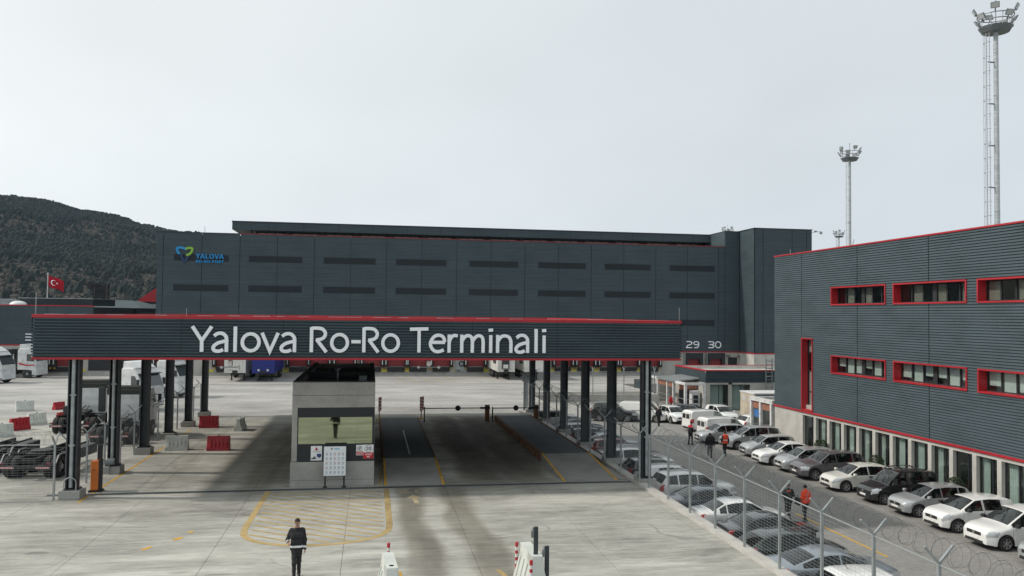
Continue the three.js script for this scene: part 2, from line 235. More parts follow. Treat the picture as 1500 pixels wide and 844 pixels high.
{ // painted markings on the yard
  const y = 0.004; const line = (x0, z0, x1, z1, w) => { const dx = x1 - x0, dz = z1 - z0, L = Math.hypot(dx, dz), nx = -dz / L * w / 2, nz = dx / L * w / 2; return sheet([[x0 + nx, z0 + nz], [x1 + nx, z1 + nz], [x1 - nx, z1 - nz], [x0 - nx, z0 - nz]], y); };
  const hm = new THREE.Group(); hm.name = 'hatched_marking'; structure(hm); scene.add(hm);
  const out = []; out.push([-4.35, -38.0]); out.push([-4.42, -31.4]); for (let t = 0; t <= 1.001; t += 1 / 14) { const a = Math.PI - t * Math.PI, cx = -1.8, r = 2.6; out.push([cx + r * Math.cos(a), -31.2 + 2.35 * Math.pow(Math.sin(a), 0.8)]); } out.push([0.8, -31.4], [0.8, -37.68]);
  const ring = []; for (let i = 1; i < out.length; i++) { const [a, b] = out[i - 1], [c, d] = out[i]; if (Math.hypot(c - a, d - b) > 0.02) ring.push(line(a, b, c, d, 0.24).translate(0, (i & 1) * 0.001, 0)); }
  part('border', ring, mat.yellowFaded, hm);
  const inside = (x, z) => { if (x < -4.2 || x > 0.58 || z < -37.6) return false; if (z < -31.2) return true; const q = (x + 1.8) / 2.45; return Math.abs(q) < 1 && z < -31.2 + 2.2 * Math.pow(Math.sqrt(1 - q * q), 0.8) - 0.05; };
  for (let c = -42.5; c < -26; c += 0.66) { let a = null, b = null; for (let t = -4.3; t < 0.7; t += 0.02) { const z = c + (t + 4.3) * 0.72; if (inside(t, z)) { if (!a) a = [t, z]; b = [t, z]; } } if (a && b[0] - a[0] > 0.3) part('stripe', line(...a, ...b, 0.13), mat.yellowFaded, hm); }
  const mWorn = M([0.43, 0.36, 0.23], 0.85, 0, { map: tDirt }); const pm = (name, gs, m = mat.yellow) => structure(part(name, gs, m));
  pm('lane_line', line(-11.75, -36.4, -11.75, -58, 0.12)); pm('lane_line', line(0.5, -38.3, 0.62, -42.6, 0.1), mat.yellowFaded);
  pm('lane_dash', [line(0.95, -25.6, 1.12, -23.0, 0.16)]); pm('lane_dash', [line(4.0, -25.4, 4.45, -23.0, 0.16)], mat.yellowFaded);
  pm('lane_dash', [line(-7.35, -29.0, -7.15, -29.4, 0.16), line(-6.6, -30.1, -6.4, -30.45, 0.2), line(-6.3, -31.0, -6.2, -31.3, 0.12)]);
  pm('painted_arrow', [line(2.02, -34.6, 1.95, -35.6, 0.2), sheet([[1.6, -35.6], [2.3, -35.65], [1.9, -36.3]], y)], mWorn);
  pm('painted_number', [line(1.3, -37.3, 1.8, -37.3, 0.08), line(1.8, -37.3, 1.3, -36.75, 0.08), line(1.3, -36.75, 1.85, -36.75, 0.08), line(2.1, -37.3, 2.6, -37.3, 0.08), line(2.1, -36.75, 2.6, -36.75, 0.08), line(2.1, -37.3, 2.1, -36.75, 0.08), line(2.6, -37.3, 2.6, -36.75, 0.08)].map((g, i) => g.translate(0, i * 0.001, 0)), mWorn);
  for (let k = 0; k < 9; k++) { const x = 3 + k * 1.5; pm('bay_line', line(x, -105.4, x + 0.9, -95.5, 0.1).translate(0, 0.012, 0), mat.yellowFaded); }
}

// ---------------------------------------------------------------- gate canopy
const CZ = [-37.4, -42.95, -48.5, -54.05, -59.6, -65.15], LX = -12.3, RX = 12.9;
{
  const c = thing('gate_canopy', 'long dark ribbed gate canopy with red trim, white lettering and steel columns', 'canopy');
  const x0 = -13.88, x1 = 14.48, y0 = 5.83, y1 = 7.7, zf = -37.06;
  const seams = [x0, -8.0, -3.77, 0.3, 4.54, 8.5, 11.6, x1];
  for (let i = 1; i < seams.length; i++) part('fascia_panel', ribbed(seams[i - 1] + 0.008, seams[i] - 0.008, y0 + 0.1, y1 - 0.12, 0.127, 0.075, 0.02).translate(0, 0, zf), mat.clad, c);
  // side and rear cladding, in panels
  const zb = -66.4, zs = [zf, -42.5, -48, -53.5, -59, zb];
  for (let i = 1; i < zs.length; i++) for (const s of [-1, 1]) { const g = ribbed(-(zs[i - 1] - zs[i]) + 0.01, -0.01, y0 + 0.1, y1 - 0.12, 0.127, 0.075, 0.02); if (s < 0) { g.rotateY(-Math.PI / 2).translate(x0, 0, zs[i - 1] - 0.0); g.computeVertexNormals(); } else { g.rotateY(Math.PI / 2).translate(x1, 0, zs[i]); } part('fascia_panel', g, mat.clad, c); }
  part('fascia_panel', ribbed(x0, x1, y0 + 0.1, y1 - 0.12, 0.127, 0.075, 0.02).rotateY(Math.PI).translate(x0 + x1, 0, zb), mat.clad, c);
  part('backing', [box(x0 + 0.02, x1 - 0.02, y0 + 0.09, y1 - 0.1, zf - 0.1, zf - 0.02), box(x0 + 0.02, x0 + 0.1, y0 + 0.09, y1 - 0.1, zb + 0.02, zf - 0.1), box(x1 - 0.1, x1 - 0.02, y0 + 0.09, y1 - 0.1, zb + 0.02, zf - 0.1)], mat.seam, c);
  part('red_trim', [rbox(x0 - 0.05, x1 + 0.05, y1 - 0.12, y1 + 0.02, zf - 0.3, zf + 0.08, 0.015), box(x0 - 0.05, x0 + 0.2, y1 - 0.12, y1 + 0.015, zb, zf - 0.3), box(x1 - 0.2, x1 + 0.05, y1 - 0.12, y1 + 0.015, zb, zf - 0.3), box(x0 + 0.2, x1 - 0.2, y1 - 0.12, y1 + 0.015, zb, zb + 0.25)], mat.red, c);
  part('red_trim', [rbox(x0 - 0.03, x1 + 0.03, y0, y0 + 0.1, zf - 0.3, zf + 0.07, 0.012), box(x0 - 0.03, x0 + 0.1, y0, y0 + 0.1, zb, zf - 0.3), box(x1 - 0.1, x1 + 0.03, y0, y0 + 0.1, zb, zf - 0.3)], mat.red, c);
  part('roof_deck', box(x0 + 0.1, x1 - 0.1, 7.05, 7.3, zb + 0.1, zf - 0.3), mat.conc, c);
  for (const z of CZ) part('roof_beam', [box(x0 + 0.2, x1 - 0.2, 6.9, 7.05, z - 0.15, z + 0.15), box(x0 + 0.2, x1 - 0.2, 6.15, 6.2, z - 0.15, z + 0.15), box(x0 + 0.2, x1 - 0.2, 6.2, 6.9, z - 0.02, z + 0.02)], mat.steel, c);
  part('ridge_flashing', (() => { const g = [], r = rng(5); for (let x = x0 + 0.4; x < x1 - 1; x += 0.6 + r() * 1.5) g.push(box(x, x + 0.3 + r() * 0.5, y1 + 0.018, y1 + 0.035 + r() * 0.015, zf - 0.25, zf - 0.05)); return g; })(), mat.galv, c).userData.kind = 'stuff';
  for (const [px, h] of [[52, 0.95], [273, 0.33], [995, 0.65]]) { const p = pix(px, 462, 'z', -37.3); part('lightning_rod', bar([p.x, y1, -37.3], [p.x, y1 + h, -37.3], 0.014, 5), mat.galv, c); }
  for (const [side, X] of [[-1, LX], [1, RX]]) CZ.forEach((z, i) => {
    const w = 0.22, d = 0.21, top = 6.15, b = side < 0 ? 0.36 : 0.3;
    const col = part('column', [rbox(X - w, X - w + 0.05, b, top, z - d, z + d, 0.008), rbox(X + w - 0.05, X + w, b, top, z - d, z + d, 0.008), box(X - w + 0.05, X + w - 0.05, b, top, z - 0.02, z + 0.02)], mat.steel, c);
    part('base_plate', [box(X - w - 0.08, X + w + 0.08, b, b + 0.04, z - d - 0.08, z + d + 0.08), ...[-1, 1].flatMap(s => [-1, 1].map(t => disc([X + s * (w + 0.03), b + 0.06, z + t * (d + 0.03)], 0.025, 0.06, 'y', 6)))], mat.steel, col);
    part('plinth', rbox(X - 0.42, X + 0.42, 0.004, b, z - 0.4, z + 0.4, 0.02), mat.conc, col);
    if (i < 2 && !(side > 0 && i)) part('downpipe', [bar([X + 0.02 * side, b + 0.1, z + 0.14], [X + 0.02 * side, 6.1, z + 0.14], 0.085, 12), box(X - 0.12, X + 0.12, 2.2, 2.26, z + 0.02, z + 0.24), box(X - 0.12, X + 0.12, 4.3, 4.36, z + 0.02, z + 0.24)], mat.galv, col);
    if (side < 0 && i === 0) { const t = new THREE.TorusGeometry(0.24, 0.022, 6, 24, Math.PI); t.translate(X, b + 0.3, z + 0.3); part('guard_hoop', [t, bar([X - 0.24, b, z + 0.3], [X - 0.24, b + 0.3, z + 0.3], 0.022), bar([X + 0.24, b, z + 0.3], [X + 0.24, b + 0.3, z + 0.3], 0.022)], mat.galv, col); }
    if (side < 0 && i === 1) part('hose_bundle', [disc([X, 0.6, z + 0.36], 0.16, 0.34, 'x', 14), bar([X - 0.05, 0.5, z + 0.42], [X - 0.05, 0.05, z + 0.5], 0.03)], mat.galvDark, col);
  });
  // lettering: stroke letters standing proud of the ribs
  const S = 0.124, H = 1.07, B = 6.19, xh = 0.76, Z0 = zf + 0.06, Z1 = zf + 0.17;
  const glyph = {
    Y: [[[0.02, 1], [0.5, 0.44], [0.98, 1]], [[0.5, 0.48], [0.5, 0]]],
    a: [['s', [0.14, 0.64], [0.36, xh - 0.03], [0.62, xh - 0.03], [0.82, 0.62], [0.87, 0.48], [0.87, 0.36], [0.87, 0.2], [0.87, 0]], ['s', [0.86, 0.44], [0.62, 0.4], [0.32, 0.33], [0.11, 0.2], [0.13, 0.07], [0.3, 0.02], [0.5, 0.03], [0.66, 0.08]]],
    l: [[[0.5, 0], [0.5, 1]]], v: [[[0.06, xh], [0.5, 0.02], [0.94, xh]]],
    R: [[[0.08, 0], [0.08, 1]], ['s', [0.1, 0.97], [0.4, 0.975], [0.68, 0.94], [0.85, 0.8], [0.82, 0.64], [0.66, 0.54], [0.35, 0.49]], [[0.38, 0.5], [0.92, 0]]],
    '-': [[[0, 0.43], [1, 0.43]]], T: [[[0, 0.96], [1, 0.98]], [[0.5, 0], [0.5, 0.96]]],
    e: [[[0.1, 0.42], [0.93, 0.42]], ['s', [0.93, 0.44], [0.84, 0.64], [0.58, xh - 0.04], [0.3, 0.66], [0.1, 0.45], [0.1, 0.26], [0.28, 0.08], [0.56, 0.03], [0.86, 0.1]]],
    r: [[[0.14, 0], [0.14, xh - 0.02]], ['s', [0.16, 0.46], [0.34, 0.63], [0.62, 0.71], [0.96, 0.7]]],
    m: [[[0.07, 0], [0.07, xh - 0.02]], ['s', [0.09, 0.5], [0.2, 0.66], [0.34, 0.71], [0.46, 0.64], [0.5, 0.46], [0.5, 0.2], [0.5, 0]], ['s', [0.52, 0.5], [0.64, 0.66], [0.78, 0.71], [0.9, 0.64], [0.94, 0.46], [0.94, 0.2], [0.94, 0]]],
    n: [[[0.1, 0], [0.1, xh - 0.02]], ['s', [0.12, 0.48], [0.3, 0.66], [0.55, 0.71], [0.8, 0.64], [0.9, 0.45], [0.9, 0.2], [0.9, 0]]],
    i: [[[0.5, 0], [0.5, xh - 0.03]], [[0.02, 0.94], [0.98, 0.955]]],
  };
  const txt = [['Y', 280.6, 309.8], ['a', 309.8, 334.8], ['l', 341.5, 347], ['o', 352.5, 381.4], ['v', 382, 408.5], ['a', 409.6, 434.6], ['R', 454, 480], ['o', 483.7, 511], ['-', 515, 528], ['R', 531, 556], ['o', 558.7, 585.7], ['T', 600.7, 627], ['e', 628.7, 653.3], ['r', 656, 670.7], ['m', 674, 710], ['i', 716, 722], ['n', 726.7, 751], ['a', 754, 776], ['l', 783, 788], ['i', 794.5, 800]];
  for (const [ch, a, b] of txt) {
    const xa = pix(a, 500, 'z', Z1).x, xb = pix(b, 500, 'z', Z1).x, gs = [];
    if (ch === 'o') gs.push(ringStroke((xa + xb) / 2, B + H * xh / 2, (xb - xa) / 2, H * xh / 2 + 0.02, S, Z0, Z1));
    else glyph[ch].forEach((st, k) => { const sm = st[0] === 's'; const q = (sm ? st.slice(1) : st).map(([u, v]) => [xa + u * (xb - xa), B + v * H]); gs.push(stroke(q, ch === 'i' && k ? 0.115 : S, Z0, Z1 + k * 0.003, sm ? 30 : 0)); });
    part('letter', gs, mat.letter, c);
  }
  part('letter_pins', txt.flatMap(([ch, a, b]) => { const x = pix((a + b) / 2, 500, 'z', Z1).x; return ch === '-' ? [box(x - 0.02, x + 0.02, B + 0.44, B + 0.48, zf, Z0 + 0.02)] : [box(x - 0.02, x + 0.02, B + 0.02, B + 0.06, zf, Z0 + 0.02)]; }), mat.steel, c).userData.kind = 'stuff';
}

// ---------------------------------------------------------------- warehouse behind the yard
const WZ = -107;
const { FontLoader } = await import('three/addons/loaders/FontLoader.js'); const { TextGeometry } = await import('three/addons/geometries/TextGeometry.js');
const fontBold = await new FontLoader().loadAsync('fonts/droid/droid_sans_bold.typeface.json');
function textGeo(s, x0, x1, y0, y1, z, d = 0.08) { const g = new TextGeometry(s, { font: fontBold, size: 1, depth: d, curveSegments: 6 }); g.computeBoundingBox(); const b = g.boundingBox; g.translate(-b.min.x, -b.min.y, 0); g.scale((x1 - x0) / (b.max.x - b.min.x), (y1 - y0) / (b.max.y - b.min.y), 1); g.translate(x0, y0, z); return g; }
const dockDoorGeo = ready(box(-1.12, 1.12, 1.15, 3.15, -0.12, -0.06)), padGeo = ready([rbox(-0.22, 0.22, 1.05, 3.2, 0, 0.55, 0.03)]), padMarkGeo = ready(box(-0.05, 0.05, 1.4, 2.6, 0.55, 0.562)), bumperGeo = ready(rbox(-0.1, 0.1, 0.82, 1.06, 0, 0.22, 0.02)), signGeo = ready(box(-0.38, 0.38, 0.35, 0.62, 0.02, 0.04)), levelGeo = ready(box(-1.1, 1.1, 0.45, 1.05, -0.02, 0.1));
function dockDoor(parent, x, kind = 'red') { // door leaf with its seals, bumpers and yellow plates
  const g = new THREE.Group(); g.name = 'dock_door'; g.position.set(x, 0, WZ + 0.14); parent.add(g);
  part('door_leaf', dockDoorGeo, kind === 'red' ? mat.doorRed : mat.char, g); part('leveller', levelGeo, mat.black, g);
  for (const s of [-1, 1]) { const p = part('dock_seal', padGeo, mat.rubber, g); p.position.x = s * 1.3; const w = part('guide_mark', padMarkGeo, mat.white, g); w.position.x = s * 1.3; const b = part('bumper', bumperGeo, mat.yellow, g); b.position.x = s * 1.28; }
}
{
  const w = thing('dark_warehouse', 'huge dark grey warehouse with louvre bands, logo and red dock doors', 'building');
  const x0 = -26.25, x1 = 50.45, top = 17.8, base = 3.2;
  const seams = [x0, -25.5]; for (let x = -20.95; x < 48; x += 4.555) seams.push(x); seams.push(48.3, x1);
  for (let i = 1; i < seams.length; i++) { const a = seams[i - 1], b = seams[i], t = a > 48 ? 19.9 : top; part('wall_panel', box(a + 0.035, b - 0.035, base, t - 0.1, WZ - 0.1, WZ), mat.cladFar, w); }
  part('wall_backing', [box(x0 + 0.1, x1, base - 0.05, top - 0.3, WZ - 1, WZ - 0.06), box(x0 + 0.1, x1, 0, base - 0.05, WZ - 1, WZ - 0.3)], mat.seam, w);
  part('side_wall', box(x0, x0 + 0.3, 0, top, -190, WZ - 0.12), mat.cladFar, w); part('side_wall', box(58.5, 58.8, 0, 19.88, -190, -102.82), mat.cladFar, w);
  part('parapet_cap', box(x0 - 0.06, -16.4, top - 0.1, top, WZ - 0.4, WZ + 0.04), mat.cladDark, w);
  part('red_line', [box(-16.4, 48.3, top - 0.1, top, WZ - 0.4, WZ + 0.04)], M([0.22, 0.02, 0.028], 0.5), w);
  part('red_line', [box(x0, 50.6, base - 0.14, base, WZ - 0.1, WZ + 0.06)], mat.red, w);
  part('roof', box(x0, 58.5, 16.9, 17.1, -190, WZ - 0.4), mat.conc, w);
  // louvre bands
  const cols = [-24.25, -15.3, -6.12, 3.03, 12.6, 21.85, 31.0, 40.25];
  cols.forEach((x, i) => [14.2, 10.45, 6.7].forEach((y, k) => { const b = part('louvre_band', box(x, x + 6.55, y, y + 0.82, WZ - 0.02, WZ + 0.025), mat.louvre, w); part('louvre_blades', (() => { const g = []; for (let n = 0; n < 7; n++) g.push(quad([x + 0.05, y + 0.06 + n * 0.11, WZ + 0.03], [x + 6.5, y + 0.06 + n * 0.11, WZ + 0.03], [x + 6.5, y + 0.12 + n * 0.11, WZ + 0.06], [x + 0.05, y + 0.12 + n * 0.11, WZ + 0.06])); return g; })(), mat.cladDark, b); }));
  // top storey: set back, glazed strip under a deep eave
  const rt = part('roof_storey', [box(-18.2, 48.3, 18.75, 19.75, -124, -111.9)], mat.cladFar, w);
  for (let x = -13.6; x < 48; x += 4.555) part('eave_seam', box(x - 0.03, x + 0.03, 18.76, 19.74, -111.9, -111.885), mat.seam, rt);
  part('eave_cap', box(-18.25, 48.3, 19.75, 19.9, -124, -111.85), mat.cladDark, rt);
  part('recess_wall', box(-15.5, 48.3, 17.1, 18.75, -114.5, -114.3), M([0.035, 0.035, 0.035], 0.7), rt);
  for (let x = -15.2, k = 0; x < 47; x += 1.138, k++) if (k % 4 !== 3) part('window_pane', box(x, x + 0.98, 17.6, 18.6, -114.3, -114.26), P([0.25, 0.24, 0.22], 0.08, 0.2, {}), rt);
  for (let x = -15.9; x < 48; x += 4.555) part('eave_post', box(x, x + 0.2, 17.1, 18.75, -112.6, -112.4), mat.char, rt);
  part('end_wall', [box(48.3, 48.6, 17.1, 19.8, -124, WZ - 0.1)], mat.clad, rt);
  // stair tower stepping forward on the right
  const tz = -102.5, tw = part('tower_front', [box(50.62, 51.7, base, 19.9, tz - 0.3, tz), box(51.76, 55.9, base, 19.9, tz - 0.3, tz), box(55.96, 58.0, base, 19.9, tz - 0.3, tz), box(58.06, 58.8, base, 19.9, tz - 0.3, tz)], mat.cladFar, w);
  part('tower_side', ribbed(0, 4.4, base, 19.9, 0.18, 0.03).rotateY(-Math.PI / 2).translate(50.5, 0, WZ + 0.02), mat.clad, w);
  part('tower_core', box(50.52, 58.7, 0, 19.7, WZ - 8, tz - 0.32), mat.seam, w);
  part('tower_cap', box(50.4, 58.9, 19.9, 20.0, WZ - 8, tz + 0.06), mat.cladDark, w); part('tower_cap', box(48.28, 50.4, 19.8, 19.95, WZ - 8, WZ + 0.05), mat.cladDark, w);
  part('tower_base', [box(50.55, 58.8, 0, base - 0.14, tz - 0.3, tz + 0.005), box(50.44, 50.52, 0, base - 0.14, WZ, tz)], mat.concPale, w);
  part('red_line', box(50.4, 58.85, base - 0.14, base, tz - 0.2, tz + 0.06), mat.red, w); part('red_line', box(50.38, 50.5, base - 0.14, base, WZ + 0.06, tz - 0.2), mat.red, w);
  for (const y of [6.6, 10.6, 14.6]) part('tower_window', box(54.2, 56.2, y, y + 0.9, tz - 0.02, tz + 0.03), mat.louvre, w);
  part('camera_arm', [bar([58.8, 19.6, tz], [60.2, 19.75, tz], 0.04), box(59.2, 59.5, 19.7, 19.85, tz - 0.1, tz + 0.1), box(60.0, 60.3, 19.4, 19.7, tz - 0.1, tz + 0.1)], mat.galv, w);
  part('lightning_rod', bar([-20.7, top, WZ - 0.2], [-20.7, top + 0.8, WZ - 0.2], 0.03, 5), mat.galv, w);
  // concrete base with dock doors
  part('base_wall', box(x0, 50.4, 0.012, base - 0.14, WZ - 0.28, WZ), mat.concWall, w);
  const doors = [330.5, 349, 393, 437, 468, 505, 545, 580, 612, 646, 696, 738, 774, 824, 857, 890, 921, 952]; // pixel centres of the doors in the photograph
  for (const px of doors) dockDoor(w, pix(px, 535, 'z', WZ).x);
  for (const px of [270, 308, 562.5, 597.5, 670, 712, 808, 840, 873, 907, 936, 419, 453]) { const s = part('yellow_plate', signGeo, mat.yellowSign, w); s.position.set(pix(px, 545, 'z', WZ).x, 0.1, WZ + 0.02); }
  for (const px of [243]) { const p = pix(px, 535, 'z', WZ); dockDoor(w, p.x); }
  { const p = pix(676, 533, 'z', WZ); part('hose_reel', new THREE.TorusGeometry(0.3, 0.07, 8, 24).translate(p.x, p.y, WZ + 0.1), mat.black, w); part('hose_cabinet', box(p.x - 0.8, p.x + 0.6, 0.35, base - 0.15, WZ, WZ + 0.06), mat.galv, w); }
  // numbered shelters 29 and 30 at the end
  for (const [px, n] of [[1015, '29'], [1047, '30']]) {
    const x = pix(px, 525, 'z', WZ).x, g = new THREE.Group(); g.name = 'dock_shelter'; w.add(g);
    part('shelter_curtain', [box(x - 1.3, x - 0.85, 0.6, 3.02, WZ + 0.02, WZ + 0.5), box(x + 0.85, x + 1.3, 0.6, 3.02, WZ + 0.02, WZ + 0.5), box(x - 0.85, x + 0.85, 2.2, 3.02, WZ + 0.02, WZ + 0.5)], mat.char, g);
    part('shelter_edge', [box(x - 1.36, x - 1.3, 0.6, 3.05, WZ + 0.02, WZ + 0.56), box(x + 1.3, x + 1.36, 0.6, 3.05, WZ + 0.02, WZ + 0.56), box(x - 1.3, x + 1.3, 3.02, 3.06, WZ + 0.02, WZ + 0.55)], mat.galv, g);
    part('door_leaf', box(x - 0.85, x + 0.85, 0.7, 2.2, WZ + 0.02, WZ + 0.08), mat.doorRed, g);
    const st = (pts, s = 0) => stroke(pts, 0.13, WZ + 0.03, WZ + 0.1, s, 0), X = x - 0.95, D = { '2': o => [st([[o, 4.55], [o + 0.6, 4.55], [o + 0.78, 4.42], [o + 0.7, 4.2], [o + 0.15, 4.02], [o, 3.72], [o + 0.8, 3.72]])], '9': o => [ringStroke(o + 0.4, 4.33, 0.42, 0.29, 0.13, WZ + 0.03, WZ + 0.1, 24, 0), st([[o + 0.75, 4.3], [o + 0.75, 3.95], [o + 0.55, 3.72], [o + 0.12, 3.72]]).translate(0, 0, 0.01)], '3': o => [st([[o, 4.55], [o + 0.65, 4.55], [o + 0.8, 4.4], [o + 0.66, 4.17], [o + 0.15, 4.14]]), st([[o + 0.5, 4.14], [o + 0.78, 4.0], [o + 0.76, 3.85], [o + 0.6, 3.72], [o, 3.72]]).translate(0, 0, 0.01)], '0': o => [ringStroke(o + 0.42, 4.13, 0.46, 0.48, 0.13, WZ + 0.03, WZ + 0.1, 28, 0)] };
    part('number', [...D[n[0]](X), ...D[n[1]](X + 1.0)], mat.letter, g);
  }
  { const x = pix(1073, 528, 'z', WZ).x; part('side_door', box(x - 0.65, x + 0.65, 0.4, 2.4, WZ, WZ + 0.05), mat.char, w); part('door_lamp', [box(x - 1.2, x - 0.4, 2.55, 2.65, WZ, WZ + 0.3), box(x + 0.7, x + 1.3, 2.5, 2.6, WZ, WZ + 0.3)], mat.char, w); }
  { // logo: interlaced triangle of three bands and two lines of lettering
    const mBlue = M([0.01, 0.24, 0.55], 0.5), mGreen = M([0.22, 0.42, 0.05], 0.5), mNavy = M([0.008, 0.035, 0.11], 0.5); const Z = WZ + 0.08, q = (u, v) => [-24.0 + u * 2.05, 15.92 - v * 2.05];
    const lg = part('logo_band', stroke([q(0.62, 0.15), q(0.42, 0.07), q(0.22, 0.05), q(0.07, 0.1), q(0.1, 0.27), q(0.22, 0.44)], 0.28, Z, Z + 0.1, 24, 0), mBlue, w); part('logo_band', stroke([q(0.56, 0.13), q(0.72, 0.06), q(0.93, 0.08), q(0.92, 0.26), q(0.8, 0.42), q(0.6, 0.5)], 0.28, Z + 0.012, Z + 0.11, 24, 0), mGreen, w); part('logo_band', stroke([q(0.32, 0.4), q(0.35, 0.62), q(0.5, 0.86), q(0.64, 0.7), q(0.72, 0.52)], 0.28, Z + 0.006, Z + 0.105, 24, 0), mNavy, w);
    part('logo_lettering', textGeo('YALOVA', -21.65, -18.3, 14.52, 15.12, Z), mBlue, w); part('logo_lettering', textGeo('RO-RO PORT', -21.6, -18.3, 13.98, 14.34, Z), mBlue, w);
  }
}
{ // lower building going on to the left in line with the docks
  const b = thing('low_warehouse', 'low dark warehouse left of the big one with red lines and dock doors', 'building');
  const x0 = -75, x1 = -33.4, top = 8.5;
  for (let x = x0; x < x1 - 1; x += 5.2) part('wall_panel', box(x + 0.02, Math.min(x + 5.18, x1), 3.75, top - 0.12, WZ - 0.25, WZ), mat.cladFar, b);
  part('wall_core', box(x0, x1, 0, top - 0.2, -150, WZ - 0.26), mat.seam, b); part('red_line', box(x0, x1 + 0.02, 3.6, 3.74, WZ - 0.2, WZ + 0.05), mat.red, b); part('red_line', box(x0, x1 + 0.02, top - 0.12, top, WZ - 0.4, WZ + 0.04), mat.red, b);
  part('base_wall', box(x0, x0 + 48.7, 0.012, 3.6, WZ - 0.25, WZ - 0.001), mat.concWall, b);
  part('roof_monitor', box(-42.5, -34.1, top, 9.3, -118, WZ - 2), mat.cladDark, b); part('monitor_cap', box(-42.6, -34.0, 9.3, 9.38, -118, WZ - 1.9), mat.galv, b);
  const sk = new THREE.SphereGeometry(0.95, 20, 10, 0, Math.PI * 2, 0, Math.PI / 2); sk.scale(1, 0.5, 1); sk.translate(-42.2, top, WZ - 1); part('skylight_dome', sk, mat.white, b);
  part('roof_unit', [box(-46.5, -43.6, top, 9.25, WZ - 8, WZ - 4)], mat.galv, b);
  for (const px of [-20, 12, 92, 64, 40]) dockDoor(b, pix(px, 535, 'z', WZ).x, px === 40 || px < 20 ? 'dark' : 'red');
  for (const [px, wd] of [[146, 2.6], [193, 2.6]]) { const x = pix(px, 535, 'z', WZ).x; part('open_dock', box(x - wd / 2, x + wd / 2, 0.6, 3.4, WZ, WZ + 0.06), mat.char, b); }
  for (const px of [70, 74.5, 120]) { const s = part('yellow_plate', signGeo, mat.yellowSign, b); s.position.set(pix(px, 543, 'z', WZ).x, 0.15, WZ + 0.02); }
  for (let k = 0; k < 3; k++) part('number_bar', box(-40.9, -40.1, 4.2 + k * 0.36, 4.32 + k * 0.36, WZ + 0.01, WZ + 0.06), mat.letter, b);
}
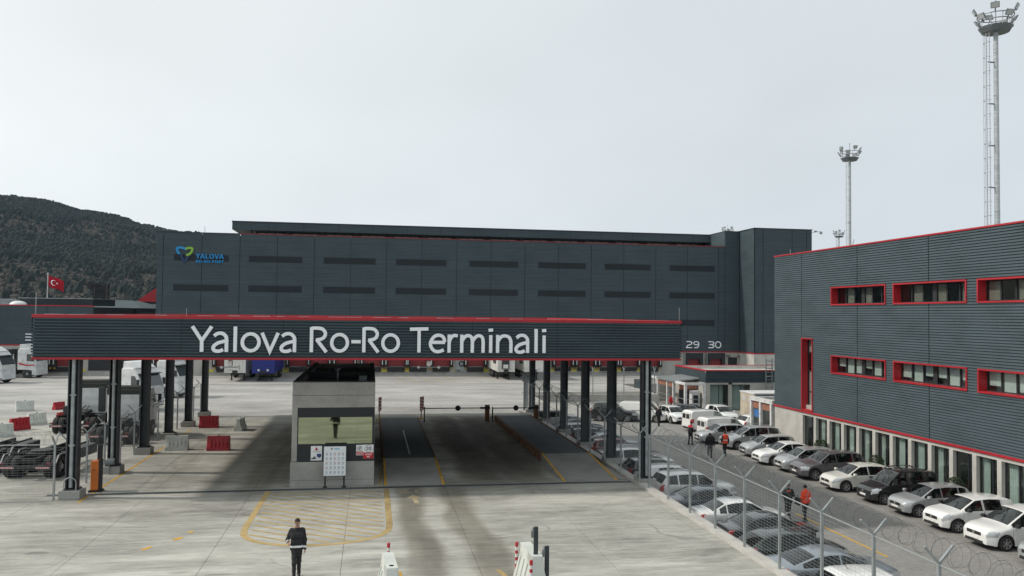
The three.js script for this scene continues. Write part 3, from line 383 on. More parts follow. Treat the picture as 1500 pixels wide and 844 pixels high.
{ // link between the two and the sheds behind
  one('link_wall', [box(-33.35, -26.3, 0.012, 3.6, WZ - 0.4, WZ - 0.05), box(-33.35, -26.3, 3.6, 7.0, WZ - 0.6, WZ - 0.2)], mat.concWall, 'pale concrete wall joining the low warehouse to the big one', 'wall');
  const s = thing('gabled_shed', 'dark grey shed with a sloping metal roof beyond the low warehouse', 'shed');
  const A = pix(131, 461, 'z', -125), B2 = pix(207, 461, 'z', -125);
  part('shed_wall', box(A.x, B2.x, 0, 8.3, -140, -125), mat.cladDark, s); { const l = pix(127, 437, 'z', -131), r = pix(195, 440.5, 'z', -131), e0 = [A.x - 0.2, 8.3, -124.8], e1 = [B2.x + 0.2, 8.3, -124.8]; part('shed_roof', [quad(e0, e1, [r.x, r.y, -131], [l.x, l.y, -131]), quad(e1, [B2.x + 0.2, 8.3, -140], [r.x, r.y, -134], [r.x, r.y, -131]), quad([l.x, l.y, -131], [r.x, r.y, -131], [r.x, r.y, -134], [l.x, l.y, -134]), quad([l.x, l.y, -134], [r.x, r.y, -134], [B2.x + 0.2, 8.3, -140], [A.x - 0.2, 8.3, -140])], mat.cladFar, s); }
  const r = thing('red_roofed_hall', 'white hall with a bright red pitched roof behind the warehouse corner', 'building');
  const C = pix(199, 461, 'z', -160), D = pix(250, 461, 'z', -160); part('hall_wall', box(C.x + 1.4, D.x, 0, 9.2, -180, -160), mat.white, r); part('hall_roof', prism([[C.x, 9.6], [D.x + 3, 9.6], [D.x + 3, 14], [C.x + 5.4, 13.6]], -180, -159.6), mat.red, r); part('hall_gutter', box(C.x + 0.6, D.x, 9.2, 9.6, -180, -159.8), mat.char, r); const w0 = pix(219, 455, 'z', -160); for (const k of [0, 1, 2]) part('hall_window', box(w0.x + k * 1.2, w0.x + k * 1.2 + 0.8, w0.y - 0.4, w0.y + 0.4, -159.95, -159.9), mat.char, r);
  const m = thing('machinery_tower', 'dark lattice machine standing above the roofs against the hill', 'machinery'), Pm = pix(148, 437, 'z', -170);
  const g = []; for (let i = 0; i < 4; i++) { const X = Pm.x + (i & 1 ? 1.1 : -1.1), Z = -170 + (i & 2 ? 1 : -1); g.push(box(X - 0.12, X + 0.12, 0, 13.0, Z - 0.12, Z + 0.12)); } for (let k = 0; k < 9; k++) g.push(box(Pm.x - 1.2, Pm.x + 1.2, 3 + k * 1.25, 3.2 + k * 1.25, -171.1, -168.9)); part('lattice_frame', g, mat.char, m); part('jib', [beam([Pm.x - 4, 13, -170], [Pm.x + 1, 12.4, -170], 0.4, 0.4), box(Pm.x - 2.4, Pm.x - 1.6, 12, 13.4, -170.4, -169.6)], mat.char, m); part('cabin', [box(Pm.x - 0.9, Pm.x + 0.9, 10.4, 12.6, -170.8, -169.2)], mat.char, m);
  // flag
  const f = thing('flagpole', 'tall white flagpole flying a red flag with white crescent and star', 'flagpole', [pix(69, 438, 'z', -130).x, 0, -130]);
  part('pole', [bar([0, 0, 0], [0, 13.2, 0], 0.11, 10, 0.06), new THREE.SphereGeometry(0.12, 10, 8).translate(0, 13.25, 0)], mat.white, f);
  const cv = document.createElement('canvas'); cv.width = 384; cv.height = 256; const x = cv.getContext('2d'); x.fillStyle = '#b00f28'; x.fillRect(0, 0, 384, 256); x.fillStyle = '#fff'; x.beginPath(); x.arc(128, 128, 64, 0, 7); x.fill(); x.fillStyle = '#b00f28'; x.beginPath(); x.arc(144, 128, 51, 0, 7); x.fill(); x.fillStyle = '#fff'; x.beginPath(); for (let k = 0; k < 5; k++) { const a = Math.PI + k * 4 * Math.PI / 5; x[k ? 'lineTo' : 'moveTo'](206 + 30 * Math.cos(a), 128 + 30 * Math.sin(a)); } x.fill();
  const ct = new THREE.CanvasTexture(cv); ct.colorSpace = THREE.SRGBColorSpace;
  const fg = new THREE.PlaneGeometry(2.5, 1.6, 24, 10); const fp = fg.attributes.position; for (let i = 0; i < fp.count; i++) { const u = fp.getX(i) + 1.25; fp.setXYZ(i, u * 0.86 + 0.08, fp.getY(i) - u * 0.32 + 12.2 - 0.05 * Math.sin(u * 3), 0.12 * Math.sin(u * 3.2 + fp.getY(i)) * Math.min(1, u)); } fg.computeVertexNormals(); const fm = new THREE.Mesh(fg, M([1, 1, 1], 0.85, 0, { map: ct })); fm.name = 'flag_cloth'; fm.castShadow = fm.receiveShadow = true; f.add(fm);
}

// ---------------------------------------------------------------- gate booth
function canvas(w, h, draw) { const c = document.createElement('canvas'); c.width = w; c.height = h; const x = c.getContext('2d'); draw(x, w, h); const t = new THREE.CanvasTexture(c); t.colorSpace = THREE.SRGBColorSpace; return t; }
function printed(name, w, h, t, map, parent, [x, y, z], edge = mat.white, rough = 0.5) { // a plate with print on its front
  const p = part(name, box(-w / 2, w / 2, -h / 2, h / 2, -t, 0), edge, parent); p.position.set(x, y, z);
  const f = new THREE.Mesh(new THREE.PlaneGeometry(w - 0.006, h - 0.006), M([1, 1, 1], rough, 0, { map })); f.name = 'print'; f.position.z = 0.004; f.receiveShadow = true; p.add(f); return p;
}
{
  const b = thing('gate_booth', 'concrete gate booth with mirrored window, dark panels and warning signs', 'booth');
  const x0 = -3.48, x1 = 0.24, zf = -38.62, zb = -53.2, top = 4.72, ox0 = -3.24, oy0 = 1.1, oy1 = 3.57;
  part('front_wall', [box(x0, x1, oy1, top, zf - 0.25, zf), box(x0, ox0, 1.13, oy1, zf - 0.25, zf), box(x0 - 0.04, x1, 0.004, oy0, zf - 0.3, zf + 0.03)], mat.conc, b);
  part('wall_joint', [box(x0, x1, 4.12, 4.135, zf, zf + 0.002), box(x0 - 0.04, x1, 0.27, 0.28, zf + 0.03, zf + 0.032)], mat.seam, b);
  part('side_wall', [box(x0, x0 + 0.25, 0.004, top, zb, zf - 0.25)], mat.conc, b); part('side_wall', [box(x1 - 0.25, x1, 0.004, top, zb, zf - 0.3)], mat.conc, b); part('rear_wall', box(x0 + 0.25, x1 - 0.25, 0.004, top, zb, zb + 0.25), mat.conc, b);
  part('roof', [box(x0 + 0.25, x1 - 0.25, 4.35, 4.45, zb + 0.25, zf - 0.25)], mat.black, b); part('roof_edge', [box(x0 + 0.02, x1 - 0.02, top, top + 0.05, zf - 0.27, zf - 0.02), box(x0 + 0.02, x0 + 0.25, top, top + 0.05, zb, zf - 0.27), box(x1 - 0.25, x1 - 0.02, top, top + 0.05, zb, zf - 0.27), box(x0 + 0.25, x1 - 0.25, top - 0.2, top + 0.05, -45, -44.7)], mat.char, b);
  part('roof_unit', [rbox(-0.55, -0.15, 4.45, 4.85, -41.5, -40.9, 0.03)], mat.galvDark, b); part('roof_vent', [bar([-1.6, 4.45, -42], [-1.6, 5.1, -42], 0.05, 8), bar([-1.75, 5.1, -42], [-1.45, 5.1, -42], 0.05, 8)], mat.galvDark, b);
  part('dark_panel', [box(ox0, x1 - 0.015, 3.16, oy1, zf - 0.2, zf - 0.03)], mat.char, b); part('dark_panel', [box(ox0, x1 - 0.015, oy0, 1.87, zf - 0.2, zf - 0.03)], mat.char, b);
  part('panel_joint', [-2.1, -0.95].map(x => box(x, x + 0.012, 3.17, oy1 - 0.01, zf - 0.03, zf - 0.027)), mat.black, b);
  const win = part('window_frame', [box(ox0, -3.2, 1.87, 3.16, zf - 0.18, zf - 0.02), box(0.13, x1 - 0.015, 1.87, 3.16, zf - 0.18, zf - 0.02), box(-3.2, 0.13, 3.12, 3.16, zf - 0.18, zf - 0.04), box(-3.2, 0.13, 1.87, 1.9, zf - 0.18, zf - 0.04)], mat.char, b);
  const pane = part('mirror_pane', box(-1.665, 1.665, -0.61, 0.61, -0.02, 0), P([0.36, 0.4, 0.28], 0.03, 1, {}), win); pane.position.set(-1.535, 2.51, zf - 0.07); pane.rotation.x = 0.006;
  printed('safety_sign', 0.5, 0.66, 0.01, canvas(128, 168, (c, w, h) => { c.fillStyle = '#e6e8ea'; c.fillRect(0, 0, w, h); c.fillStyle = '#c0202a'; c.beginPath(); c.moveTo(64, 10); c.lineTo(86, 50); c.lineTo(42, 50); c.fill(); c.fillStyle = '#222'; c.fillRect(61, 22, 6, 14); c.fillRect(61, 40, 6, 5); c.fillStyle = '#8a8d90'; c.fillRect(16, 60, 96, 4); c.fillRect(24, 68, 80, 4); c.fillStyle = '#22407c'; c.fillRect(70, 90, 50, 36); c.fillStyle = '#23282c'; c.fillRect(84, 126, 26, 10); c.fillRect(8, 138, 60, 8); for (const x of [14, 30, 48]) { c.beginPath(); c.arc(x, 148, 7, 0, 7); c.fill(); } c.fillRect(30, 122, 22, 16); }), b, [-2.37, 1.49, zf - 0.015]);
  printed('smoking_sign', 0.33, 0.48, 0.01, canvas(96, 140, (c, w, h) => { c.fillStyle = '#e6e8ea'; c.fillRect(0, 0, w, h); c.strokeStyle = '#333'; c.lineWidth = 6; c.beginPath(); c.arc(48, 44, 30, 0, 7); c.stroke(); c.beginPath(); c.moveTo(30, 66); c.lineTo(66, 22); c.stroke(); c.fillStyle = '#333'; c.fillRect(40, 30, 18, 26); c.fillStyle = '#b81c28'; c.fillRect(4, 86, 88, 50); c.fillStyle = '#eee'; c.font = 'bold 20px sans-serif'; c.textAlign = 'center'; c.fillText('TÜTÜN', 48, 108); c.fillText('İÇMEYİN', 48, 129); }), b, [-0.42, 1.6, zf - 0.018]);
  printed('speed_sign', 0.46, 0.64, 0.01, canvas(128, 178, (c, w, h) => { c.fillStyle = '#e6e8ea'; c.fillRect(0, 0, w, h); c.strokeStyle = '#444'; c.lineWidth = 5; c.beginPath(); c.arc(64, 50, 45, 0, 7); c.stroke(); c.fillStyle = '#222'; c.font = 'bold 60px sans-serif'; c.textAlign = 'center'; c.fillText('20', 64, 71); c.fillStyle = '#b81c28'; c.fillRect(0, 100, 128, 78); c.fillStyle = '#eee'; c.font = 'bold 27px sans-serif'; c.fillText('AZAMİ', 64, 134); c.fillText('HIZ', 64, 164); }), b, [-0.03, 1.53, zf - 0.012]);
  const nb = thing('notice_board', 'white notice board of safety symbols on two black legs before the booth', 'notice board', [-1.52, 0.004, -38.2]);
  printed('board', 0.98, 1.32, 0.04, canvas(256, 344, (c, w, h) => { c.fillStyle = '#dfe4e8'; c.fillRect(0, 0, w, h); c.fillStyle = '#38424a'; c.beginPath(); c.moveTo(74, 18); c.lineTo(108, 18); c.lineTo(91, 44); c.fill(); c.fillStyle = '#dfe4e8'; c.beginPath(); c.moveTo(84, 23); c.lineTo(98, 23); c.lineTo(91, 34); c.fill(); c.fillStyle = '#6aa9c8'; c.fillRect(118, 20, 66, 8); c.fillRect(118, 32, 60, 6); c.fillStyle = '#a9b2b8'; c.fillRect(14, 52, 228, 2); const r = rng(9); for (let j = 0; j < 5; j++) for (let i = 0; i < 5; i++) { const X = 34 + i * 47, Y = 86 + j * 54; c.strokeStyle = ['#5c666c', '#a04048', '#5c666c', '#4d82a0'][Math.floor(r() * 4)]; c.lineWidth = 3; c.beginPath(); c.arc(X, Y, 11, 0, 7); c.stroke(); c.fillStyle = '#39434a'; c.fillRect(X - 4, Y - 6, 3 + r() * 6, 5 + r() * 8); c.fillStyle = '#98a2a8'; c.fillRect(X - 14, Y + 17, 28, 3); c.fillRect(X - 11, Y + 23, 22, 2); } }), nb, [0, 1.2, 0.05], mat.galv);
  for (const s of [-1, 1]) part('leg', [box(s * 0.42 - 0.035, s * 0.42 + 0.035, 0, 1.0, -0.05, 0.0), box(s * 0.42 - 0.09, s * 0.42 + 0.09, 0, 0.04, -0.12, 0.08)], mat.black, nb);
}

// ---------------------------------------------------------------- weighbridges
function weighbridge(label, x0, x1, deckMat, rampMat, sideMat, h) {
  const w = thing('weighbridge', label, 'weighbridge'); const za = -38.25, zr = -43.5, zb = -60.2;
  part('ramp', prismX([[za, 0.004], [zr, 0.004], [zr, h]], x0, x1), rampMat, w);
  for (let k = 0; k < 3; k++) { const a = lerp(zr, zb, k / 3), b = lerp(zr, zb, (k + 1) / 3); part('deck_plate', rbox(x0, x1, h - 0.06, h, b + 0.012, a - 0.012, 0.01), deckMat, w); }
  part('ramp', prismX([[zb - 3.2, 0.004], [zb, h], [zb, 0.004]], x0, x1), rampMat, w);
  for (const s of [x0 + 0.08, x1 - 0.08]) { part('side_girder', [box(s - 0.05, s + 0.05, 0.02, h - 0.06, zb + 0.02, zr - 0.02)], sideMat, w); const n = []; for (let z = zr - 0.5; z > zb; z -= 0.85) n.push(rbox(s + (s < (x0 + x1) / 2 ? -0.13 : 0.05), s + (s < (x0 + x1) / 2 ? -0.05 : 0.13), 0.06, h - 0.1, z - 0.16, z + 0.16, 0.01)); part('girder_brackets', n, sideMat, w); }
  for (const x of [x0 + 0.06, x1 - 0.06]) part('edge_stripe', prismX([[za, 0.012], [zr, h + 0.006], [zr, h + 0.01], [za, 0.016]], x - 0.06, x + 0.06), mat.yellow, w);
  part('edge_rail', [beam([x1 - 0.06, h + 0.02, zr], [x1 - 0.06, h + 0.02, zb], 0.06, 0.04), beam([x0 + 0.06, h + 0.02, zr], [x0 + 0.06, h + 0.02, zb], 0.06, 0.04)], sideMat, w);
  return w;
}
const mDeckPale = M([0.11, 0.125, 0.135], 0.6, 0.15, { map: tDirt }), mRamp = M([0.3, 0.3, 0.29], 0.85, 0, { map: tConc });
const wb1 = weighbridge('weighbridge with a white centre line and concrete ramp beside the booth', 0.72, 3.5, mDeckPale, mRamp, mat.rust, 0.36);
part('centre_line', [prismX([[-44.6, 0.366], [-53.8, 0.366], [-53.8, 0.37], [-44.6, 0.37]], 2.12, 2.2)], mat.white, wb1);
weighbridge('weighbridge with orange girders along the car park fence', 9.15, 11.85, mDeckPale, mRamp, mat.rust, 0.46);

// ---------------------------------------------------------------- office block on the right
{
  const X = 30.8, top = 12.62, base = 1.28, z0 = -59.12, z1 = -20; // faces -x
  const o = thing('office_building', 'grey ribbed office block with red framed windows and glazed ground floor', 'building');
  const wallU = [[-51.15, -45.15], [-44.42, -38.28], [-37.52, -31.4], [-30.6, -24.6]], slit = [-55.04, -53.5, 1.3, 6.5];
  const seams = [z0, -55.04, -48.13, -41.27, -34.4, -27.5, z1];
  const ys = [base, 4.2, 5.44, 8.8, 10.05, top];
  // ribbed panels: each bay between seams keeps its openings free
  const face = (a, b, c, d) => ribbed(a, b, c, d, 0.15, 0.055, 0.03, -1).rotateY(-Math.PI / 2).translate(X, 0, 0);
  for (let i = 1; i < seams.length; i++) {
    const a = seams[i - 1] + 0.03, b = seams[i] - 0.03, gs = [];
    if (i === 1) { gs.push(face(a, b, base, top)); }
    else for (let k = 1; k < ys.length; k++) {
      let holes = (k === 2 || k === 4) ? wallU.map(w => [...w]) : []; let cuts = [[a, b]];
      for (const [h0, h1] of holes) cuts = cuts.flatMap(([p, q]) => h1 <= p || h0 >= q ? [[p, q]] : [[p, h0], [h1, q]].filter(r => r[1] - r[0] > 0.01));
      if (i === 2) cuts = cuts.flatMap(([p, q]) => { const [s0, s1, t0, t1] = slit; if (ys[k - 1] >= t1 || p >= s1) return [[p, q]]; return [[Math.max(p, s1), q]]; });
      for (const [p, q] of cuts) gs.push(face(p, q, ys[k - 1], ys[k]));
      if (i === 2 && k === 3) gs.push(face(a, slit[1], slit[3], ys[3])); 
    }
    part('wall_panel', gs, mat.clad, o);
  }
  part('wall_core', [box(X + 0.5, X + 0.7, base, 4.15, z0 + 0.2, z1), box(X + 0.5, X + 0.7, 5.5, 8.75, z0 + 0.2, z1), box(X + 0.5, X + 0.7, 10.1, top - 0.05, z0 + 0.2, z1)], mat.room, o);
  part('wall_backing', [box(X + 0.01, X + 0.04, base, 4.19, -53.45, z1), box(X + 0.01, X + 0.04, 5.45, 8.79, -53.45, z1), box(X + 0.01, X + 0.04, 10.06, top - 0.05, z0, z1), box(X + 0.01, X + 0.04, base, 10.05, z0, -55.06), box(X + 0.01, X + 0.04, 6.52, 10.05, -55.06, -51.2), box(X + 0.01, X + 0.04, base, 6.5, -53.45, -51.2), box(X + 0.01, X + 0.04, 4.2, 5.44, -45.1, -44.5), box(X + 0.01, X + 0.04, 8.8, 10.05, -45.1, -44.5), box(X + 0.01, X + 0.04, 4.2, 5.44, -38.22, -37.58), box(X + 0.01, X + 0.04, 8.8, 10.05, -38.22, -37.58)], mat.seam, o);
  part('end_wall', [ribbed(X, X + 16, base, top, 0.15, 0.055, 0.03, -1).rotateY(Math.PI).translate(2 * X + 16, 0, z0)], mat.clad, o);
  part('roof', [box(X + 0.05, X + 16, top - 0.5, top - 0.3, z0, z1), box(X + 0.05, X + 0.3, top - 0.3, top, z0 + 0.02, z1)], mat.conc, o);
  part('red_trim', [rbox(X - 0.07, X + 0.32, top, top + 0.1, z0 - 0.05, z1, 0.012), box(X + 0.32, X + 16, top, top + 0.1, z0 - 0.05, z0 + 0.25)], mat.red, o);
  part('red_trim', [rbox(X - 0.1, X + 0.2, base - 0.13, base, z0 - 0.03, z1, 0.012), box(X + 0.2, X + 16, base - 0.13, base, z0 - 0.03, z0 + 0.2)], mat.red, o);
  part('roof_rod', [bar([X + 0.2, top, -57.1], [X + 0.2, top + 0.45, -57.1], 0.02, 5)], mat.galv, o); part('roof_rod', [bar([X + 0.3, top, -49.2], [X + 0.3, top + 0.5, -49], 0.02, 5)], mat.galv, o);
  // rooms behind the openings
  const IN = X + 5.5;
  part('interior', [box(IN, IN + 0.1, LOT, top - 0.6, z0 + 0.3, z1), box(X + 0.3, IN, LOT, LOT + 0.05, z0 + 0.4, z1), box(X + 0.25, IN, base + 0.1, base + 0.4, z0 + 0.3, z1), box(X + 0.7, IN, 6.6, 6.9, z0 + 0.3, z1), box(X + 0.7, IN, top - 0.7, top - 0.55, z0 + 0.3, z1), box(X + 0.5, IN, LOT, top - 0.6, z0 + 0.1, z0 + 0.3), box(X + 0.6, IN, LOT, top - 0.6, z1 - 0.2, z1)], mat.room, o);
  // framed strip windows
  const frameWin = (za, zb, ya, yb, kind) => {
    const w = new THREE.Group(); w.name = 'window'; o.add(w); const t = 0.09, d0 = X - 0.09, d1 = X + 0.5;
    part('red_frame', [box(d0, d1, yb, yb + t, za - t, zb + t), box(d0, d1, ya - t, ya, za - t, zb + t), box(d0, d1, ya, yb, za - t, za), box(d0, d1, ya, yb, zb, zb + t)], mat.red, w);
    const n = zb - za > 4 ? 6 : 1, m = []; for (let i = 0; i <= n; i++) { const z = lerp(za, zb, i / n); const wd = i === Math.floor(n / 2) && n > 1 ? 0.17 : 0.045; m.push(box(X + 0.4, X + 0.47, ya + 0.05, yb - 0.05, Math.max(za, z - wd), Math.min(zb, z + wd))); }
    m.push(box(X + 0.4, X + 0.47, yb - 0.05, yb, za, zb), box(X + 0.4, X + 0.47, ya, ya + 0.05, za, zb)); if (n === 1) for (const f of [0.25, 0.55, 0.8]) m.push(box(X + 0.405, X + 0.465, lerp(ya, yb, f) - 0.03, lerp(ya, yb, f) + 0.03, za, zb)); part('mullions', m, mat.char, w);
    for (let i = 0; i < n; i++) { const a = lerp(za, zb, i / n), b = lerp(za, zb, (i + 1) / n); part('pane', box(X + 0.43, X + 0.436, ya + 0.02, yb - 0.02, a + 0.02, b - 0.02), mat.glass, w);
      const hsh = hash2(i, Math.round(za * 7 + ya * 3), 4); if (kind === 'blind' && n > 1 && (i + (za > -44 ? 1 : 0)) % 2) part('blind', box(X + 0.5, X + 0.52, ya + 0.02, yb, a + 0.1, b - 0.12), mat.blind, w); if (kind === 'light') part('blind', box(X + 0.5, X + 0.52, lerp(ya, yb, hsh * 0.45), yb, a + 0.08, b - 0.08), mat.curtain, w); }
  };
  for (const [a, b] of wallU) { frameWin(a + 0.09, b - 0.09, 8.89, 9.96, 'blind'); frameWin(a + 0.09, b - 0.09, 4.29, 5.35, 'light'); }
  frameWin(slit[0] + 0.09, slit[1] - 0.09, slit[2] + 0.1, slit[3] - 0.09, 'none');
  // ground floor: blank pale wall, then pilasters and tall glazing
  part('blank_wall', box(X, X + 0.4, LOT, base - 0.13, z0, -54.95), mat.concPale, o); part('blank_wall', box(X + 0.4, X + 16, LOT, base - 0.13, z0, z0 + 0.4), mat.concPale, o);
  part('lintel', box(X, X + 0.29, base - 0.32, base - 0.13, -54.95, z1), mat.concPale, o); part('sill', box(X, X + 0.29, LOT, LOT + 0.14, -54.95, z1), mat.concPale, o);
  for (let k = 0, z = -53.3; z < z1; z += 1.714, k++) part('pilaster', rbox(X - 0.02, X + 0.28, LOT + 0.14, base - 0.32, z - 0.15, z + 0.15, 0.012), mat.concPale, o);
  for (let k = 0, z = -54.95; z < z1 - 1; k++) { const a = k ? z + 0.15 : z, b = (k ? z + 1.714 : -53.3) - 0.15; 
    const g = new THREE.Group(); g.name = 'glazed_bay'; o.add(g); const dark = k === 0 || k === 9;
    part('frame', [box(X + 0.19, X + 0.25, LOT + 0.14, base - 0.32, a, a + 0.05), box(X + 0.19, X + 0.25, LOT + 0.14, base - 0.32, b - 0.05, b), box(X + 0.19, X + 0.25, LOT + 0.2, base - 0.37, lerp(a, b, 0.62), lerp(a, b, 0.62) + 0.06), box(X + 0.19, X + 0.25, base - 0.38, base - 0.321, a + 0.05, b - 0.05)], mat.char, g);
    part('pane', box(X + 0.215, X + 0.222, LOT + 0.15, base - 0.33, a + 0.01, b - 0.01), mat.glass, g);
    if (!dark) { const cg = (p, q, s) => { const q0 = new THREE.PlaneGeometry(q - p, base - 0.4 - LOT - 0.25, 18, 1); const pp = q0.attributes.position; for (let i = 0; i < pp.count; i++) pp.setZ(i, 0.045 * Math.sin(pp.getX(i) * 42 + s)); q0.computeVertexNormals(); q0.rotateY(-Math.PI / 2); q0.translate(X + 0.4, (base - 0.4 + LOT + 0.25) / 2, (p + q) / 2); return q0; }; const r0 = hash2(k, 3, 8), r1 = hash2(k, 5, 8); part('curtain', cg(a + 0.05, a + 0.38 + 0.3 * r0, k), mat.curtain, g); if (r1 > 0.2) part('curtain', cg(b - 0.15 - 0.3 * r1, b - 0.04, k + 2), mat.curtain, g); }
    z = k ? z + 1.714 : -53.3; }
}
// ---------------------------------------------------------------- annex, pavilion and shop front beyond the office
{
  const az = -82, ax = 34.9, top = 2.32; const a = thing('annex_building', 'low grey annex with red roof edge behind the parked white cars', 'building');
  part('upper_band', ribbed(ax, ax + 13, 1.0, top - 0.1, 0.125, 0.05).translate(0, 0, az), mat.cladFar, a); part('upper_band', ribbed(0, 8.8, 1.0, top - 0.1, 0.125, 0.05).rotateY(-Math.PI / 2).translate(ax, 0, az - 8.8), mat.clad, a);
  part('red_trim', [box(ax - 0.08, ax + 13, top - 0.1, top + 0.02, az - 0.2, az + 0.08), box(ax - 0.08, ax + 0.2, top - 0.1, top + 0.02, az - 8.9, az - 0.2), box(ax + 0.2, ax + 13, top - 0.1, top + 0.02, az - 8.9, az - 8.7)], mat.red, a);
  part('roof', [box(ax + 0.05, ax + 13, top - 0.5, top - 0.4, az - 8.7, az - 0.05), box(ax + 0.2, ax + 13, top - 0.4, top - 0.05, az - 8.7, az - 8.5)], mat.concPale, a);
  part('lower_wall', [box(ax, ax + 0.5, LOT, 1.0, az - 0.3, az), box(ax + 2.55, ax + 2.95, LOT, 1.0, az - 0.3, az), box(ax + 5.0, ax + 13, LOT, 1.0, az - 0.3, az), box(ax + 0.5, ax + 5, 0.8, 1.0, az - 0.3, az), box(ax, ax + 0.3, LOT, 1.0, az - 8.8, az - 0.3), box(ax + 0.3, ax + 13, LOT, 1.0, az - 8.8, az - 8.6)], mat.concWall, a);
  for (const [p, q] of [[0.5, 2.55], [2.95, 5.0]]) { const g = new THREE.Group(); g.name = 'glazed_bay'; a.add(g); part('frame', [box(ax + p, ax + p + 0.07, LOT, 0.8, az - 0.2, az - 0.12), box(ax + q - 0.07, ax + q, LOT, 0.8, az - 0.2, az - 0.12), box(ax + (p + q) / 2 - 0.03, ax + (p + q) / 2 + 0.03, LOT, 0.8, az - 0.2, az - 0.12), box(ax + p + 0.07, ax + q - 0.07, 0.73, 0.8, az - 0.2, az - 0.121)], mat.char, g); part('pane', box(ax + p, ax + q, LOT, 0.79, az - 0.165, az - 0.158), mat.glass, g); part('curtain', box(ax + p + 0.2, ax + q - 0.3, LOT, 0.8, az - 0.8, az - 0.75), mat.curtain, g); }
  part('interior', box(ax + 0.35, ax + 12.8, LOT, 1.1, az - 4, az - 3.9), mat.room, a);
  const lad = thing('roof_ladder', 'grey caged ladder standing against the annex wall', 'ladder', [pix(1127, 561, 'z', az + 0.4).x, LOT, az + 0.35]); const r = []; for (const s of [-0.35, 0.35]) r.push(box(s - 0.04, s + 0.04, 0, 5.5, -0.05, 0.05)); part('side_rail', r, mat.galvDark, lad); for (let y = 0.4; y < 5.5; y += 0.4) part('rung', box(-0.31, 0.31, y, y + 0.05, -0.025, 0.025), mat.galvDark, lad); part('ladder_cage', [3.6, 4.4, 5.2].map(y => { const t = new THREE.TorusGeometry(0.42, 0.025, 5, 16, Math.PI); t.rotateX(Math.PI / 2); t.translate(0, y, 0.02); return t; }), mat.galvDark, lad);
  // open pavilion beside the annex
  const p = thing('entrance_pavilion', 'white framed entrance pavilion with a flat sloping grey roof', 'pavilion'); const X0 = 32.65, mW = mat.white, zq = px => pix(px, 590, 'x', X0).z;
  { const q = [pix(986, 557.5, 'x', 32.3), pix(1024, 553.5, 'x', 34.85), pix(997, 548, 'x', 34.85), pix(961, 552, 'x', 32.3)].map(v => [v.x, v.y, v.z]), lo = q.map(v => [v[0], v[1] - 0.14, v[2]]); part('roof_sheet', [quad(...q), quad(...lo), ...[0, 1, 2, 3].map(i => quad(q[i], q[(i + 1) % 4], lo[(i + 1) % 4], lo[i]))], mat.galv, p); }
  for (const px of [955, 964, 978, 987, 997]) { const z = px === 997 ? az : zq(px); part('post', rbox(X0 - 0.13, X0 + 0.13, LOT, 0.75, z - 0.13, z + 0.13, 0.01), mW, p); } part('post', rbox(ax - 0.3, ax - 0.04, LOT, 0.75, az - 0.13, az + 0.13, 0.01), mW, p);
  part('portal_beam', rbox(X0 - 0.15, ax - 0.04, 0.75, 1.0, az - 0.15, az + 0.15, 0.01), mW, p); part('side_beam', rbox(X0 - 0.15, X0 + 0.15, 0.75, 1.0, zq(955), az - 0.15, 0.01), mW, p);
  part('brick_panel', box(X0 + 0.2, ax - 0.1, 0.1, 0.75, az - 2.3, az - 2.1), mat.brick, p); part('dark_panel', box(X0 + 0.2, ax - 0.1, LOT, 0.1, az - 2.4, az - 2.2), mat.char, p); for (const [a, b] of [[978, 987], [964, 978]]) part('brick_panel', box(X0 - 0.03, X0 + 0.03, 0.25, 0.75, zq(b) - 0.14, zq(a) + 0.14).translate(0, 0, 0), mat.brick, p);
  part('handrail', [bar([X0, -0.75, az], [ax - 0.1, -0.75, az], 0.035), bar([X0, -1.3, az], [ax - 0.1, -1.3, az], 0.025)], mat.galv, p); part('handrail', [bar([X0, -0.75, az], [X0, -0.75, zq(955)], 0.035), bar([X0, -1.3, az], [X0, -1.3, zq(955)], 0.025)], mat.galv, p);
  part('inner_kiosk', rbox(X0 + 1.05, ax - 0.25, LOT, 0.05, az - 1.6, az - 0.9, 0.05), mW, p); part('kiosk_screen', box(X0 + 1.25, ax - 0.45, -1.25, -0.4, az - 0.9, az - 0.88), mat.char, p);
  // box body and white portal of the next shop front
  const c = thing('box_container', 'beige and grey cargo box standing between the annex and the office', 'container'); const k0 = pix(1105, 618, 'y', LOT), cx = k0.x, cz = k0.z, mBeige = M([0.52, 0.46, 0.36], 0.7, 0, { map: tDirt }); part('end_face', rbox(cx, cx + 0.2, LOT + 0.35, 0.66, cz - 3, cz - 0.02, 0.02), mBeige, c); part('box_body', rbox(cx + 0.2, cx + 7, LOT + 0.35, 0.66, cz - 3, cz, 0.03), mat.galvDark, c); part('roof_edge', rbox(cx - 0.05, cx + 7, 0.66, 0.78, cz - 3.05, cz + 0.04, 0.02), mat.white, c); part('skid', box(cx + 0.2, cx + 6.8, LOT, LOT + 0.35, cz - 2.6, cz - 0.3), mat.black, c); for (const q of [0.3, 1.7]) part('vent_panel', box(cx - 0.02, cx, -0.1, 0.45, cz - q - 1.0, cz - q), mat.concPale, c);
  const s = thing('shop_portal', 'white portal frame with brick headers at the far end of the office', 'kiosk'); const S0 = V(29.9, 0, -60.6); const zz = [-63.0, -61.4, -59.6];
